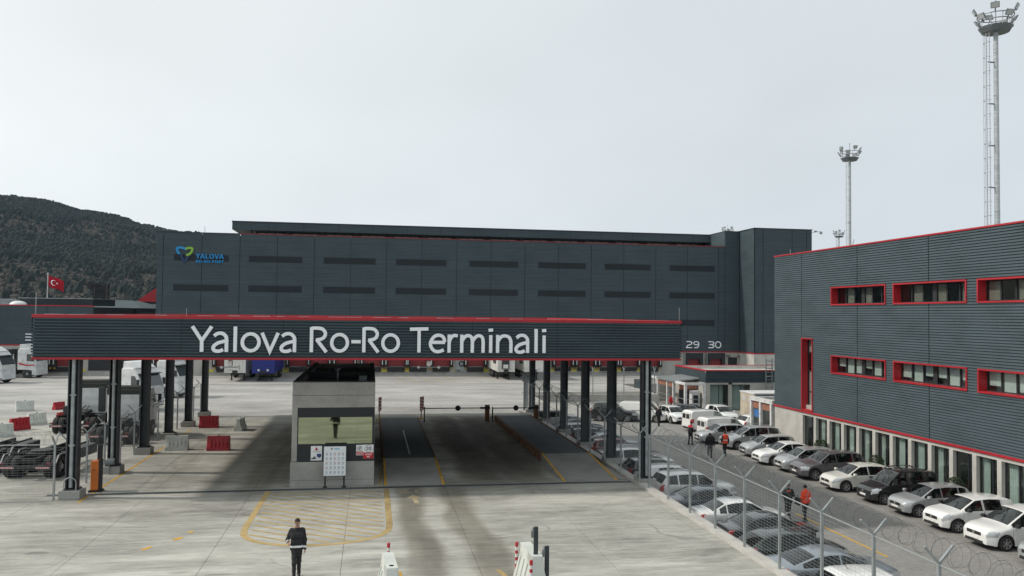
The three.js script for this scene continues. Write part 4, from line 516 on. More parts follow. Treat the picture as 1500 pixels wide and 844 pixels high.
  zz.forEach(z => part('post', box(30.7, 30.95, LOT, 1.2, z - 0.12, z + 0.12), mat.white, s)); part('portal_beam', box(30.68, 30.98, 1.2, 1.5, zz[0] - 0.14, zz[2] + 0.3), mat.white, s); part('portal_beam', box(30.98, 36, 1.25, 1.45, zz[0] - 0.14, zz[0] + 0.2), mat.white, s); for (let i = 0; i < 2; i++) { part('brick_header', box(30.85, 30.95, 0.6, 1.2, zz[i] + 0.12, zz[i + 1] - 0.12), mat.brick, s); part('pane', box(30.9, 30.906, LOT, 0.6, zz[i] + 0.12, zz[i + 1] - 0.12), mat.glass, s); } part('poster', box(30.88, 30.895, -0.1, 0.5, zz[0] + 0.3, zz[1] - 0.4), M([0.05, 0.16, 0.4], 0.5), s); part('back_room', [box(36, 36.1, LOT, 1.2, zz[0], -59.4), box(31, 36, LOT, 1.2, zz[0] - 0.1, zz[0])], mat.room, s); part('roof', box(30.98, 36, 1.2, 1.25, zz[0] + 0.2, -59.3), mat.conc, s);
}

// ---------------------------------------------------------------- floodlight masts
{
  const m = thing('floodlight_mast', 'tallest looking floodlight mast with caged ladder rising right behind the office roof', 'light mast', [0, 0, 0], 0, 'floodlight masts');
  const H = 39.2; part('pole', [new THREE.CylinderGeometry(0.23, 0.31, H, 20).translate(0, H / 2, 0)], mat.mast, m);
  const ring = r => new THREE.TorusGeometry(r, 0.06, 6, 36).rotateX(Math.PI / 2);
  const pl = part('platform', [new THREE.CylinderGeometry(1.65, 1.35, 0.5, 28, 1, true).translate(0, H - 0.1, 0), new THREE.CylinderGeometry(1.35, 1.35, 0.08, 28).translate(0, H - 0.33, 0)], mat.galvDark, m);
  part('railing', [ring(1.75).translate(0, H + 1.35, 0), ring(1.65).translate(0, H + 0.75, 0), ...[...Array(10)].map((_, i) => { const a = i / 10 * 2 * Math.PI; return bar([1.62 * Math.cos(a), H, 1.62 * Math.sin(a)], [1.74 * Math.cos(a), H + 1.35, 1.74 * Math.sin(a)], 0.035, 5); })], mat.galv, pl);
  part('spike', [bar([0, H, 0], [0, H + 3.0, 0], 0.04, 6), new THREE.SphereGeometry(0.1, 8, 6).translate(0, H + 3.0, 0)], mat.galvDark, m);
  const lampM = M([0.5, 0.53, 0.54], 0.25, 0.1);
  for (let i = 0; i < 9; i++) { const a = i / 9 * 2 * Math.PI + 0.2, hi = i % 2, f = part('floodlight', [rbox(-0.42, 0.42, -0.32, 0.32, -0.14, 0.02, 0.04), box(-0.05, 0.05, -0.75, -0.3, -0.12, -0.02)], mat.galvDark, m); f.position.set(2.05 * Math.cos(a), H + (hi ? 1.95 : 1.1), 2.05 * Math.sin(a)); f.rotation.order = 'YXZ'; f.rotation.set(0.5, Math.PI / 2 - a, 0); const l = part('lens', box(-0.36, 0.36, -0.26, 0.26, 0.02, 0.03), lampM, f); }
  // ladder with cage on the -x side
  const rails = []; for (const s of [-0.22, 0.22]) rails.push(box(-1.0, -0.95, 2.5, H - 0.4, s - 0.025, s + 0.025)); part('ladder_rail', rails, mat.mast, m);
  const rg = []; for (let y = 2.6; y < H - 0.5; y += 0.33) rg.push(box(-0.99, -0.96, y, y + 0.03, -0.2, 0.2)); const rs = part('ladder_rungs', rg, mat.mast, m); rs.userData.kind = 'stuff';
  const hp = []; for (let y = 3.5; y < H - 0.6; y += 1.55) { const t = new THREE.TorusGeometry(0.42, 0.035, 5, 14, Math.PI); t.rotateX(Math.PI / 2); t.rotateY(-Math.PI / 2); t.translate(-1.0, y, 0); hp.push(t); t.computeBoundingBox(); } part('ladder_cage', [...hp, ...[-0.42, -0.2, 0.2].map(z => box(-1.02 - Math.sqrt(Math.max(0, 0.1764 - z * z)), -0.99 - Math.sqrt(Math.max(0, 0.1764 - z * z)), 3.5, H - 0.6, z - 0.02, z + 0.02))], mat.mast, m);
  for (let y = 4; y < H - 1; y += 4.5) part('ladder_bracket', box(-0.97, -0.25, y, y + 0.12, -0.06, 0.06), mat.galvDark, m);
  const at = (px, py, z) => { const p = pix(px, py, 'z', z); return [p.x, 0, z]; };
  const p0 = at(1461, 300, -77); m.position.set(...p0); m.scale.setScalar(1);
  dup(m, at(1245, 300, -146), 0.7, 'floodlight mast with caged ladder left of the tallest one above the office roof');
  dup(m, at(1229, 345, -285), 0.3, 'small distant floodlight mast close beside a nearer ladder mast');
  dup(m, at(1066, 335, -285), 1.1, 'small floodlight mast head peeping over the warehouse stair tower');
}
// ---------------------------------------------------------------- wooded hill
{
  const prof = px => px < -400 ? 330 : px < 0 ? lerp(300, 292, (px + 400) / 400) : px < 115 ? lerp(292, 311, px / 115) : px < 230 ? lerp(311, 338, (px - 115) / 115) : lerp(338, 400, clamp((px - 230) / 330)) ; // skyline rows in the photograph
  // ridge in place: the skyline stands 1500 m off
  const ridge = x => { // height of the ridge at x (z = -1500)
    const t = [[-2200, 150], [-1300, 190], [-900, 198], [-619, 193], [-560, 190], [-496, 174], [-430, 162], [-371, 147], [-200, 118], [100, 80], [700, 50], [2500, 40]]; for (let i = 1; i < t.length; i++) if (x <= t[i][0]) { const k = (x - t[i - 1][0]) / (t[i][0] - t[i - 1][0]); return lerp(t[i - 1][1], t[i][1], k); } return 40; };
  const hgt = (x, z) => { const s = clamp((-z - 620) / 880), sm = Math.pow(s, 1.15); const n = (fbm(x * 0.006, z * 0.006, 4, 91) - 0.5) * 60 * s * (1 - s) * 2.4 + (fbm(x * 0.03, z * 0.03, 3, 93) - 0.5) * 9 * s; return -2.5 + (ridge(x * 1500 / Math.max(500, -z) * 0.6 + x * 0.4) - 2) * (s < 1 ? sm : 1) * (z < -1500 ? clamp(1 - (-z - 1500) / 1200) : 1) + n; };
  const g = new THREE.PlaneGeometry(2600, 1500, 130, 90); g.rotateX(-Math.PI / 2); g.translate(-500, 0, -1350); const p = g.attributes.position; for (let i = 0; i < p.count; i++) p.setY(i, hgt(p.getX(i), p.getZ(i))); g.computeVertexNormals();
  const hill = new THREE.Mesh(g, M([0.034, 0.032, 0.026], 0.95)); hill.name = 'hill'; structure(hill); hill.receiveShadow = true; scene.add(hill);
  const r = rng(404); const crown = (() => { const gs = []; for (const [x, y, z, s] of [[0, 0.5, 0, 0.62], [0.35, 0.3, 0.15, 0.45], [-0.3, 0.28, -0.2, 0.48]]) { const ic = new THREE.IcosahedronGeometry(s, 1); const q = ic.attributes.position; for (let i = 0; i < q.count; i++) { const k = 0.8 + 0.45 * hash2(Math.round(q.getX(i) * 99), Math.round(q.getY(i) * 99) + Math.round(q.getZ(i) * 37), 6); q.setXYZ(i, q.getX(i) * k, q.getY(i) * k * 1.15, q.getZ(i) * k); } ic.translate(x, y, z); gs.push(ic); } const m2 = merge(gs); m2.computeVertexNormals(); return m2; })();
  const N = 80000, im = new THREE.InstancedMesh(crown, M([1, 1, 1], 0.95), N); im.name = 'hill_forest'; im.userData = { kind: 'stuff', label: 'dark evergreen and bare brown woodland covering the hill', category: 'forest' };
  const mt = new THREE.Matrix4(), q = new THREE.Quaternion(), col = new THREE.Color(); let n = 0;
  while (n < N) { const z = -640 - Math.pow(r(), 0.8) * 980, x = -z * lerp(-0.5, -0.17, r()) ; const pn = fbm(x * 0.008, z * 0.008, 4, 95), bare = 0.96 * sst(0.5, 0.58, pn + 0.17 * sst(-980, -760, z)); const ev = r() > bare; const s = ev ? 2.6 + r() * 3.2 : 3.2 + r() * 2.8; q.setFromAxisAngle(UP, r() * 6.3); mt.compose(V(x, hgt(x, z) - 0.5, z), q, V(s, s * (ev ? 2.1 : 1.1), s)); im.setMatrixAt(n, mt); const k = 0.75 + r() * 0.5; ev ? col.setRGB(0.015 * k, 0.023 * k, 0.02 * k) : col.setRGB(0.052 * k, 0.047 * k, 0.04 * k); im.setColorAt(n, col); n++; }
  im.castShadow = im.receiveShadow = true; scene.add(im);
  // dark pine standing near behind the roofs
  const tr = thing('pine_tree', 'small dark spreading pine behind the low roofs at the hill foot', 'tree'), tp = pix(122, 437, 'z', -210); part('trunk', bar([tp.x, -2, -210], [tp.x + 0.3, 10.2, -210], 0.35, 8, 0.15), M([0.08, 0.06, 0.045], 0.95), tr); const lf = []; const r3 = rng(12); for (let i = 0; i < 420; i++) { const a = r3() * 6.3, R = Math.sqrt(r3()) * 3.6, y = 9.2 + r3() * 2.6 * (1 - R / 5); const t = new THREE.TetrahedronGeometry(0.16 + r3() * 0.28); t.scale(1.8, 0.5, 1.8); t.rotateY(r3() * 6); t.rotateZ(r3() - 0.5); t.translate(tp.x + R * Math.cos(a), y, -210 + R * Math.sin(a)); lf.push(t); } for (let i = 0; i < 7; i++) lf.push(bar([tp.x + 0.2, 8.6, -210], [tp.x + 3 * Math.cos(i * 0.9), 9.8 + r3(), -210 + 3 * Math.sin(i * 0.9)], 0.1, 5, 0.04)); part('crown', lf, M([0.035, 0.042, 0.028], 0.95), tr);
}
scene.fog = new THREE.FogExp2(0xa9c6de, 0.00004);

// ---------------------------------------------------------------- cars: a lofted shell cut into body, doors, glass and lamps
const carMat = {
  white: P([0.78, 0.79, 0.78], 0.25, 0, { clearcoat: 0.8, clearcoatRoughness: 0.08 }), cream: P([0.66, 0.66, 0.62], 0.32, 0, { clearcoat: 0.8, clearcoatRoughness: 0.08 }),
  silver: P([0.42, 0.44, 0.45], 0.38, 0.45, { clearcoat: 0.8, clearcoatRoughness: 0.08 }), bluegrey: P([0.3, 0.34, 0.38], 0.36, 0.5, { clearcoat: 0.8, clearcoatRoughness: 0.06 }), grey: P([0.14, 0.135, 0.145], 0.36, 0.4, { clearcoat: 0.8, clearcoatRoughness: 0.06 }),
  slate: P([0.06, 0.08, 0.105], 0.34, 0.4, { clearcoat: 0.9, clearcoatRoughness: 0.05 }), black: P([0.014, 0.015, 0.017], 0.3, 0.1, { clearcoat: 1, clearcoatRoughness: 0.04 }), green: P([0.018, 0.03, 0.024], 0.3, 0.2, { clearcoat: 1, clearcoatRoughness: 0.04 }), wine: P([0.12, 0.012, 0.018], 0.32, 0.2, { clearcoat: 1, clearcoatRoughness: 0.05 }),
  glass: P([0.66, 0.72, 0.71], 0.04, 0, { transmission: 1, thickness: 0, ior: 1.5 }), sideGlass: P([0.3, 0.33, 0.33], 0.04, 0, { transmission: 1, thickness: 0, ior: 1.5 }), lamp: P([0.55, 0.58, 0.6], 0.1, 0.4, { clearcoat: 1 }), tail: P([0.42, 0.012, 0.018], 0.2, 0, { clearcoat: 1 }), tyre: M([0.022, 0.022, 0.023], 0.85), rim: M([0.42, 0.43, 0.44], 0.35, 0.7), trim: M([0.022, 0.023, 0.025], 0.6), seat: M([0.11, 0.11, 0.112], 0.9), plate: M([0.75, 0.75, 0.73], 0.5), gap: M([0.01, 0.01, 0.01], 0.9), blue: M([0.02, 0.06, 0.35], 0.5),
};
const pl = (t, x) => { if (x <= t[0][0]) return t[0][1]; for (let i = 1; i < t.length; i++) if (x <= t[i][0]) return lerp(t[i - 1][1], t[i][1], (x - t[i - 1][0]) / (t[i][0] - t[i - 1][0])); return t[t.length - 1][1]; };
const SPEC = {
  hatch: { L: 4.0, W: 1.72, H: 1.48, wr: 0.31, ax: [1.27, -1.23], top: [[-2, 0.72], [-1.96, 0.95], [-1.87, 1.02], [-1.52, 1.38], [-1.25, 1.455], [-0.4, 1.48], [0.3, 1.435], [1.08, 0.985], [1.25, 0.955], [1.7, 0.885], [1.9, 0.8], [2, 0.68]], belt: [[-2, 0.97], [-1, 0.95], [1.1, 0.9], [1.75, 0.8], [2, 0.66]], rw: [-1.86, -1.52], ws: [0.34, 1.06], win: [[-1.42, -1.02], [-0.95, -0.06], [0, 0.92]], door: [[-0.98, -0.03], [0.0, 1.02]] },
  sedan: { L: 4.46, W: 1.76, H: 1.46, wr: 0.315, ax: [1.36, -1.3], top: [[-2.23, 0.66], [-2.2, 0.94], [-2.1, 1.02], [-1.62, 1.055], [-0.95, 1.38], [-0.45, 1.455], [0.1, 1.455], [0.38, 1.41], [1.16, 0.99], [1.32, 0.955], [1.9, 0.88], [2.12, 0.79], [2.23, 0.67]], belt: [[-2.23, 0.98], [-1, 0.96], [1.1, 0.9], [1.95, 0.8], [2.2, 0.66]], rw: [-1.55, -0.95], ws: [0.42, 1.14], win: [[-1.25, -0.92], [-0.86, -0.04], [0.02, 0.98]], door: [[-0.95, -0.01], [0.02, 1.05]] },
  coupe: { L: 4.7, W: 1.85, H: 1.4, wr: 0.34, ax: [1.42, -1.4], top: [[-2.35, 0.66], [-2.32, 0.94], [-2.2, 1.02], [-1.85, 1.05], [-0.95, 1.33], [-0.4, 1.4], [0.1, 1.39], [0.4, 1.33], [1.3, 0.95], [1.45, 0.925], [2.05, 0.85], [2.25, 0.77], [2.35, 0.65]], belt: [[-2.3, 0.97], [-1, 0.95], [1.1, 0.87], [2.3, 0.66]], rw: [-1.8, -0.95], ws: [0.44, 1.28], win: [[-1.5, -0.05], [0.01, 1.05]], door: [[-0.3, 1.05]] },
  suv: { L: 4.44, W: 1.85, H: 1.65, wr: 0.355, ax: [1.34, -1.3], lift: 0.06, top: [[-2.22, 0.85], [-2.18, 1.1], [-2.08, 1.15], [-1.78, 1.54], [-1.5, 1.62], [-0.5, 1.66], [0.3, 1.6], [1.02, 1.13], [1.2, 1.09], [1.85, 1.02], [2.1, 0.94], [2.22, 0.8]], belt: [[-2.2, 1.13], [-1, 1.09], [1.1, 1.01], [2.2, 0.82]], rw: [-2.07, -1.78], ws: [0.34, 1.0], win: [[-1.72, -1.2], [-1.12, -0.1], [-0.03, 0.9]], door: [[-1.1, -0.07], [-0.04, 1.0]] },
  mpv: { L: 4.52, W: 1.8, H: 1.68, wr: 0.32, ax: [1.42, -1.36], top: [[-2.26, 0.85], [-2.22, 1.1], [-2.14, 1.2], [-1.92, 1.55], [-1.65, 1.64], [-0.4, 1.68], [0.35, 1.62], [1.28, 1.08], [1.45, 1.04], [1.9, 0.98], [2.14, 0.9], [2.26, 0.76]], belt: [[-2.2, 1.08], [-1, 1.04], [1.2, 0.97], [2.2, 0.78]], rw: [-2.13, -1.92], ws: [0.4, 1.25], win: [[-1.86, -1.1], [-1.02, -0.06], [0.02, 1.1]], door: [[-1.06, -0.02], [0.01, 1.12]] },
  van: { L: 4.3, W: 1.84, H: 1.82, wr: 0.32, ax: [1.38, -1.32], top: [[-2.15, 0.95], [-2.12, 1.5], [-2.04, 1.72], [-1.9, 1.79], [-0.6, 1.83], [0.35, 1.79], [0.6, 1.72], [1.3, 1.12], [1.45, 1.06], [1.86, 0.95], [2.08, 0.88], [2.15, 0.76]], belt: [[-2.2, 1.1], [-0.5, 1.1], [1.2, 1.0], [2.2, 0.8]], rw: [9, 9], ws: [0.62, 1.28], win: [[0.08, 1.12]], door: [[0.05, 1.12]], roofW: 0.86, panel: true },
  minivan: { L: 3.98, W: 1.74, H: 1.72, wr: 0.315, ax: [1.27, -1.24], top: [[-1.99, 0.9], [-1.96, 1.3], [-1.88, 1.58], [-1.7, 1.68], [-0.5, 1.73], [0.35, 1.68], [1.15, 1.06], [1.3, 1.01], [1.72, 0.92], [1.92, 0.85], [1.99, 0.73]], belt: [[-2, 1.06], [-0.5, 1.05], [1.2, 0.97], [2, 0.8]], rw: [-1.95, -1.88], ws: [0.4, 1.13], win: [[-1.75, -1.1], [-1.0, -0.1], [-0.02, 1.0]], door: [[-1.05, -0.06], [-0.03, 1.04]], roofW: 0.8 },
};
SPEC.tallhatch = { L: 4.06, W: 1.74, H: 1.54, wr: 0.31, ax: [1.3, -1.28], top: [[-2.03, 0.8], [-2.0, 1.02], [-1.9, 1.08], [-1.66, 1.42], [-1.4, 1.5], [-0.4, 1.545], [0.32, 1.49], [1.1, 1.03], [1.28, 1.0], [1.74, 0.93], [1.93, 0.85], [2.03, 0.72]], belt: [[-2, 1.02], [-1, 0.99], [1.1, 0.95], [1.78, 0.86], [2, 0.7]], rw: [-1.89, -1.66], ws: [0.36, 1.08], win: [[-1.0, -0.1], [0, 0.92]], door: [[-1.05, -0.06], [-0.03, 1.02]], roofW: 0.77 };
SPEC.wagon = { L: 4.3, W: 1.71, H: 1.47, wr: 0.315, ax: [1.36, -1.24], top: [[-2.15, 0.74], [-2.12, 0.98], [-2.02, 1.03], [-1.5, 1.33], [-1.1, 1.43], [-0.3, 1.475], [0.4, 1.43], [1.18, 0.98], [1.36, 0.95], [1.86, 0.88], [2.05, 0.8], [2.15, 0.68]], belt: [[-2.1, 0.97], [-1, 0.94], [1.1, 0.9], [1.88, 0.81], [2.1, 0.68]], rw: [-2.0, -1.5], ws: [0.44, 1.16], win: [[-1.62, -1.1], [-1.02, -0.1], [-0.03, 1.0]], door: [[-1.06, -0.06], [-0.03, 1.08]], roofW: 0.72 };
SPEC.city = { L: 3.8, W: 1.66, H: 1.5, wr: 0.295, ax: [1.2, -1.18], top: [[-1.9, 0.78], [-1.87, 0.98], [-1.8, 1.04], [-1.6, 1.4], [-1.3, 1.48], [-0.4, 1.5], [0.35, 1.45], [1.08, 1.02], [1.22, 0.99], [1.62, 0.91], [1.8, 0.83], [1.9, 0.7]], belt: [[-1.9, 1.0], [-1, 0.98], [1.1, 0.92], [1.9, 0.74]], rw: [-1.79, -1.6], ws: [0.4, 1.06], win: [[-1.3, -0.5], [-0.42, 0.9]], door: [[-0.46, 1.0]] };
const shellCache = {};
function carShell(kind) {
  if (shellCache[kind]) return shellCache[kind]; const s = SPEC[kind], hl = s.L / 2, W2 = s.W / 2, lift = s.lift || 0;
  const xs = new Set(); const put = x => { if (Math.abs(x) <= hl) xs.add(Math.round(x * 1000) / 1000); };
  for (let i = 0; i <= 40; i++) put(lerp(-hl, hl, i / 40)); for (const d of [0.03, 0.07, 0.12, 0.2, 0.3, 0.42]) { put(-hl + d); put(hl - d); }
  for (const [x] of s.top) put(x); for (const a of s.ax) for (let k = -8; k <= 8; k++) put(a + (s.wr + 0.07) * Math.sin(k / 8 * Math.PI / 2)); for (const w of s.win) w.forEach(put); for (const w of [s.rw, s.ws]) w.forEach(put); for (const d of s.door) for (const x of d) { put(x - 0.006); put(x + 0.006); }
  let X = [...xs].sort((a, b) => a - b); X = X.filter((x, i) => !i || x - X[i - 1] > 0.004);
  const top = x => (pl(s.top, x) * 2 + pl(s.top, x - 0.045) + pl(s.top, x + 0.045)) / 4;
  const section = x => {
    const t = top(x), b = Math.min(pl(s.belt, x), t - 0.07), w = W2 * (1 - (x > 0 ? 0.24 : 0.17) * Math.pow(clamp((Math.abs(x) - 0.62 * hl) / (0.38 * hl)), 2.3));
    let yb = 0.2 + lift + 0.06 * sst(hl - 0.5, hl, Math.abs(x)); for (const a of s.ax) { const R = s.wr + 0.07, d = x - a; if (Math.abs(d) < R) yb = Math.max(yb, s.wr + Math.sqrt(R * R - d * d)); } yb = Math.min(yb, b - 0.08);
    const tall = clamp((t - b) / (s.H - pl(s.belt, 0))), wt = lerp(w * 0.9, (s.roofW || 0.74) * W2 * 0.98, Math.pow(tall, 0.8));
    return [[w * 0.955, yb], [w, yb + 0.28 * (b - yb)], [w * 1.0, yb + 0.6 * (b - yb)], [w * 0.985, b - 0.035], [w * 0.945, b + 0.012], [wt, Math.max(b + 0.02, t - 0.075)], [wt * 0.93, Math.max(b + 0.025, t - 0.025)], [wt * 0.5, t - 0.002], [0, t + 0.008]];
  };
  const rings = X.map(x => ({ x, p: section(x) })); // soft ends
  const end = (x, dx, src) => { const c = (src[0][1] + src[8][1]) / 2; return { x: x + dx, p: src.map(([w, y]) => [w * 0.86, c + (y - c) * 0.86]) }; };
  rings.unshift(end(-hl, -0.035, rings[0].p)); rings.push(end(hl, 0.035, rings[rings.length - 1].p));
  const nr = rings.length, nv = 17, pos = []; for (const r of rings) for (let k = 0; k < nv; k++) { const q = k < 9 ? r.p[k] : r.p[16 - k]; pos.push(r.x, q[1], (k < 9 ? 1 : -1) * q[0]); }
  const g = new THREE.BufferGeometry(); g.setAttribute('position', new THREE.Float32BufferAttribute(pos, 3)); const idx = [], cls = [];
  for (let i = 0; i < nr - 1; i++) for (let k = 0; k < nv - 1; k++) {
    const a = i * nv + k, b = a + nv; idx.push(a, b, a + 1, b, b + 1, a + 1);
    const xm = (rings[i].x + rings[i + 1].x) / 2, dx = rings[i + 1].x - rings[i].x, row = k < 8 ? k : 15 - k, side = k < 8 ? 'R' : 'L'; let c = 'body';
    if (row >= 6 && xm > s.ws[0] && xm < s.ws[1]) c = 'windscreen'; else if (row >= 6 && xm > s.rw[0] && xm < s.rw[1]) c = 'rear_window';
    else if (row === 4) { s.win.forEach((w, n) => { if (xm > w[0] && xm < w[1] && top(xm) - pl(s.belt, xm) > 0.16) c = 'side_window' + side + n; }); }
    else if ((row === 2 && xm > hl - 0.5 && xm < hl + 0.0) || (row === 3 && xm > hl - 0.34 && xm < hl - 0.05)) c = 'headlight' + side;
    else if (xm < -hl + 0.3 && (row === 2 || row === 3) && xm < -hl + (row === 3 ? 0.3 : 0.24)) c = 'tail_light' + side;
    if (row <= 4 && c === 'body') s.door.forEach((d, n) => { if (row <= 3 && row >= 0 && xm > d[0] && xm < d[1]) c = 'door' + side + n; for (const e of d) if (Math.abs(xm - e) < 0.004 && dx < 0.02) c = 'gap'; });
    cls.push(c, c);
  }
  g.setIndex(idx); g.computeVertexNormals(); const N = g.attributes.normal, out = {};
  cls.forEach((c, f) => { const o = out[c] ??= { p: [], n: [] }; for (let k = 0; k < 3; k++) { const v = idx[f * 3 + k]; o.p.push(pos[v * 3], pos[v * 3 + 1], pos[v * 3 + 2]); o.n.push(N.getX(v), N.getY(v), N.getZ(v)); } });
  const geo = {}; for (const c in out) { const q = new THREE.BufferGeometry(); q.setAttribute('position', new THREE.Float32BufferAttribute(out[c].p, 3)); q.setAttribute('normal', new THREE.Float32BufferAttribute(out[c].n, 3)); geo[c] = q; }
  for (const [r, sg] of [[rings[0], -1], [rings[nr - 1], 1]]) { const sh = []; for (let k = 0; k < nv; k++) { const q = k < 9 ? r.p[k] : r.p[16 - k]; sh.push([(k < 9 ? 1 : -1) * q[0], q[1]]); } const cap = new THREE.ShapeGeometry(new THREE.Shape(sh.map(p => new THREE.Vector2(...p)))); cap.rotateY(Math.PI / 2 * sg); if (sg < 0) {} cap.translate(r.x, 0, 0); geo['cap' + sg] = cap; }
  geo.body = ready([geo.body, geo['cap-1'], geo.cap1]); for (const c in geo) if (c !== 'body' && !c.startsWith('cap')) geo[c] = ready(geo[c]);
  geo.top = top; return shellCache[kind] = { s, geo, top, nose: rings[nr - 1], tail: rings[0] };
}
const wheelGeo = {}; function wheelParts(r) { if (wheelGeo[r]) return wheelGeo[r]; const w = 0.1, prof = [[r * 0.66, -w], [r * 0.93, -w * 0.98], [r, -w * 0.7], [r, w * 0.7], [r * 0.93, w * 0.98], [r * 0.66, w]].map(p => new THREE.Vector2(...p)); const tyre = new THREE.LatheGeometry(prof, 24).rotateX(Math.PI / 2); const sp = []; for (let k = 0; k < 6; k++) { const b = box(-0.028, 0.028, 0.02, r * 0.66, w * 0.55, w * 0.8); b.rotateZ(k * Math.PI / 3); sp.push(b); } const rimRing = new THREE.TorusGeometry(r * 0.65, 0.018, 6, 24).translate(0, 0, w * 0.8); return wheelGeo[r] = { tyre: ready(tyre), rim: ready([...sp, rimRing, disc([0, 0, w * 0.7], 0.055, 0.05, 'z', 12)]), disc: ready(disc([0, 0, 0], r * 0.66, w * 0.8, 'z', 20)) }; }
const carCount = {};
function car(kind, paint, pos, turn, label, o = {}) {
  const { s, geo, nose, tail, top } = carShell(kind), hl = s.L / 2, W2 = s.W / 2, m = carMat[paint];
  const t = thing(kind === 'van' ? 'panel_van' : kind === 'minivan' ? 'small_van' : 'parked_car', label, kind === 'van' ? 'van' : 'car', pos, turn, 'vehicles parked in the lower car park');
  part('body', geo.body, m, t); if (geo.gap) part('door_gap', geo.gap, carMat.gap, t);
  for (const c in geo) { if (c.startsWith('door')) { const d = part('door', geo[c], m, t), [a, b] = s.door[+c.slice(5)], sg = c[4] === 'R' ? 1 : -1; part('handle', rbox(a + 0.06, a + 0.24, pl(s.belt, a) - 0.16, pl(s.belt, a) - 0.12, sg * (W2 * 0.985), sg * (W2 * 0.985 + 0.03), 0.008, 1), o.blackTrim ? carMat.trim : m, d); } else if (c.startsWith('side_window')) part('side_window', geo[c], carMat.sideGlass, t); else if (c.startsWith('headlight')) part('headlight', geo[c], carMat.lamp, t); else if (c.startsWith('tail_light')) part('tail_light', geo[c], carMat.tail, t); }
  part('windscreen', geo.windscreen, carMat.glass, t); if (geo.rear_window) part('rear_window', geo.rear_window, carMat.sideGlass, t);
  if (s.panel) { const b = part('rear_door', [rbox(-hl - 0.045, -hl - 0.01, 0.45, 1.62, -W2 * 0.68, -0.01, 0.01), rbox(-hl - 0.045, -hl - 0.01, 0.45, 1.62, 0.01, W2 * 0.68, 0.01)], m, t); part('rear_window', [rbox(-hl - 0.055, -hl - 0.045, 1.1, 1.5, -W2 * 0.6, -0.06, 0.004), rbox(-hl - 0.055, -hl - 0.045, 1.1, 1.5, 0.06, W2 * 0.6, 0.004)], carMat.black, t); part('slide_rail', box(-1.2, -0.1, 1.02, 1.06, W2 * 0.985, W2 + 0.005), carMat.trim, t); }
  part('underbody', [box(-hl + 0.12, hl - 0.12, 0.2, 0.46, -W2 + 0.3, W2 - 0.3)], carMat.trim, t);
  part('cabin', [box(-hl + 0.5, s.ws[1] - 0.1, 0.44, 0.5, -W2 + 0.16, W2 - 0.16), rbox(s.ws[1] - 0.35, s.ws[1] + 0.1, 0.55, pl(s.belt, 1) - 0.02, -W2 + 0.18, W2 - 0.18, 0.04), ...(s.panel ? [box(0.0, 0.06, 0.4, 1.6, -W2 + 0.16, W2 - 0.16)] : [rbox(-1.25, -1.05, 0.5, 1.08, -W2 + 0.2, W2 - 0.2, 0.05), rbox(-1.1, -0.65, 0.5, 0.66, -W2 + 0.2, W2 - 0.2, 0.05)]), ...[-1, 1].flatMap(q => [rbox(-0.28, -0.12, 0.5, 1.12, q * 0.36 - 0.22, q * 0.36 + 0.22, 0.05), rbox(-0.24, 0.25, 0.48, 0.64, q * 0.36 - 0.22, q * 0.36 + 0.22, 0.05), rbox(-0.27, -0.17, 1.14, 1.3, q * 0.36 - 0.11, q * 0.36 + 0.11, 0.03)])], carMat.seat, t);
  const wp = wheelParts(s.wr); for (const a of s.ax) for (const sg of [1, -1]) { const w = new THREE.Group(); w.name = 'wheel'; w.position.set(a, s.wr, sg * (W2 - 0.115)); if (sg < 0) w.rotation.y = Math.PI; t.add(w); part('tyre', wp.tyre, carMat.tyre, w); part('rim', wp.rim, o.darkRim ? carMat.trim : carMat.rim, w); part('wheel_disc', wp.disc, carMat.trim, w); }
  const nx = nose.x, nh = nose.p[8][1], nb = nose.p[0][1], nw = nose.p[1][0];
  part('grille', [rbox(nx - 0.07, nx + 0.012, nh - 0.17, nh - 0.02, -nw * 0.72, nw * 0.72, 0.02), box(nx - 0.02, nx + 0.018, nh - 0.095, nh - 0.08, -nw * 0.55, nw * 0.55)], carMat.trim, t); part('lower_grille', rbox(nx - 0.06, nx + 0.01, nb - 0.05, nb + 0.09, -nw * 0.92, nw * 0.92, 0.025), carMat.trim, t);
  part('badge', disc([nx + 0.02, nh - 0.09, 0], 0.07, 0.012, 'x', 14), carMat.rim, t);
  part('number_plate', [box(nx + 0.011, nx + 0.02, nb + 0.11, nb + 0.21, -0.25, 0.25)], carMat.plate, t); const tx = tail.x; const ty = s.panel ? 0.62 : kind === 'sedan' || kind === 'coupe' ? tail.p[0][1] + 0.22 : tail.p[0][1] + 0.14; part('number_plate', [box(tx - 0.02, tx - 0.005, ty, ty + 0.11, -0.25, 0.25)], carMat.plate, t);
  part('rear_bumper', rbox(tx - 0.012, tx + 0.04, tail.p[0][1] - 0.04, tail.p[0][1] + 0.1, -tail.p[1][0] * 0.9, tail.p[1][0] * 0.9, 0.02), s.panel || o.blackTrim ? carMat.trim : m, t); if (o.sills || s.lift) for (const sg of [1, -1]) part('sill', rbox(s.ax[1] + s.wr + 0.1, s.ax[0] - s.wr - 0.1, 0.18, 0.3, sg * (W2 * 0.93), sg * (W2 + 0.005), 0.02), carMat.trim, t);
  for (const sg of [1, -1]) { const mx = s.ws[1] - 0.28; const mi = part('mirror', [rbox(mx - 0.06, mx + 0.1, pl(s.belt, mx) + 0.03, pl(s.belt, mx) + 0.17, sg * (W2 + 0.02), sg * (W2 + 0.2), 0.03), box(mx - 0.01, mx + 0.05, pl(s.belt, mx) + 0.02, pl(s.belt, mx) + 0.06, sg * (W2 - 0.1), sg * (W2 + 0.06))], o.blackTrim ? carMat.trim : m, t); }
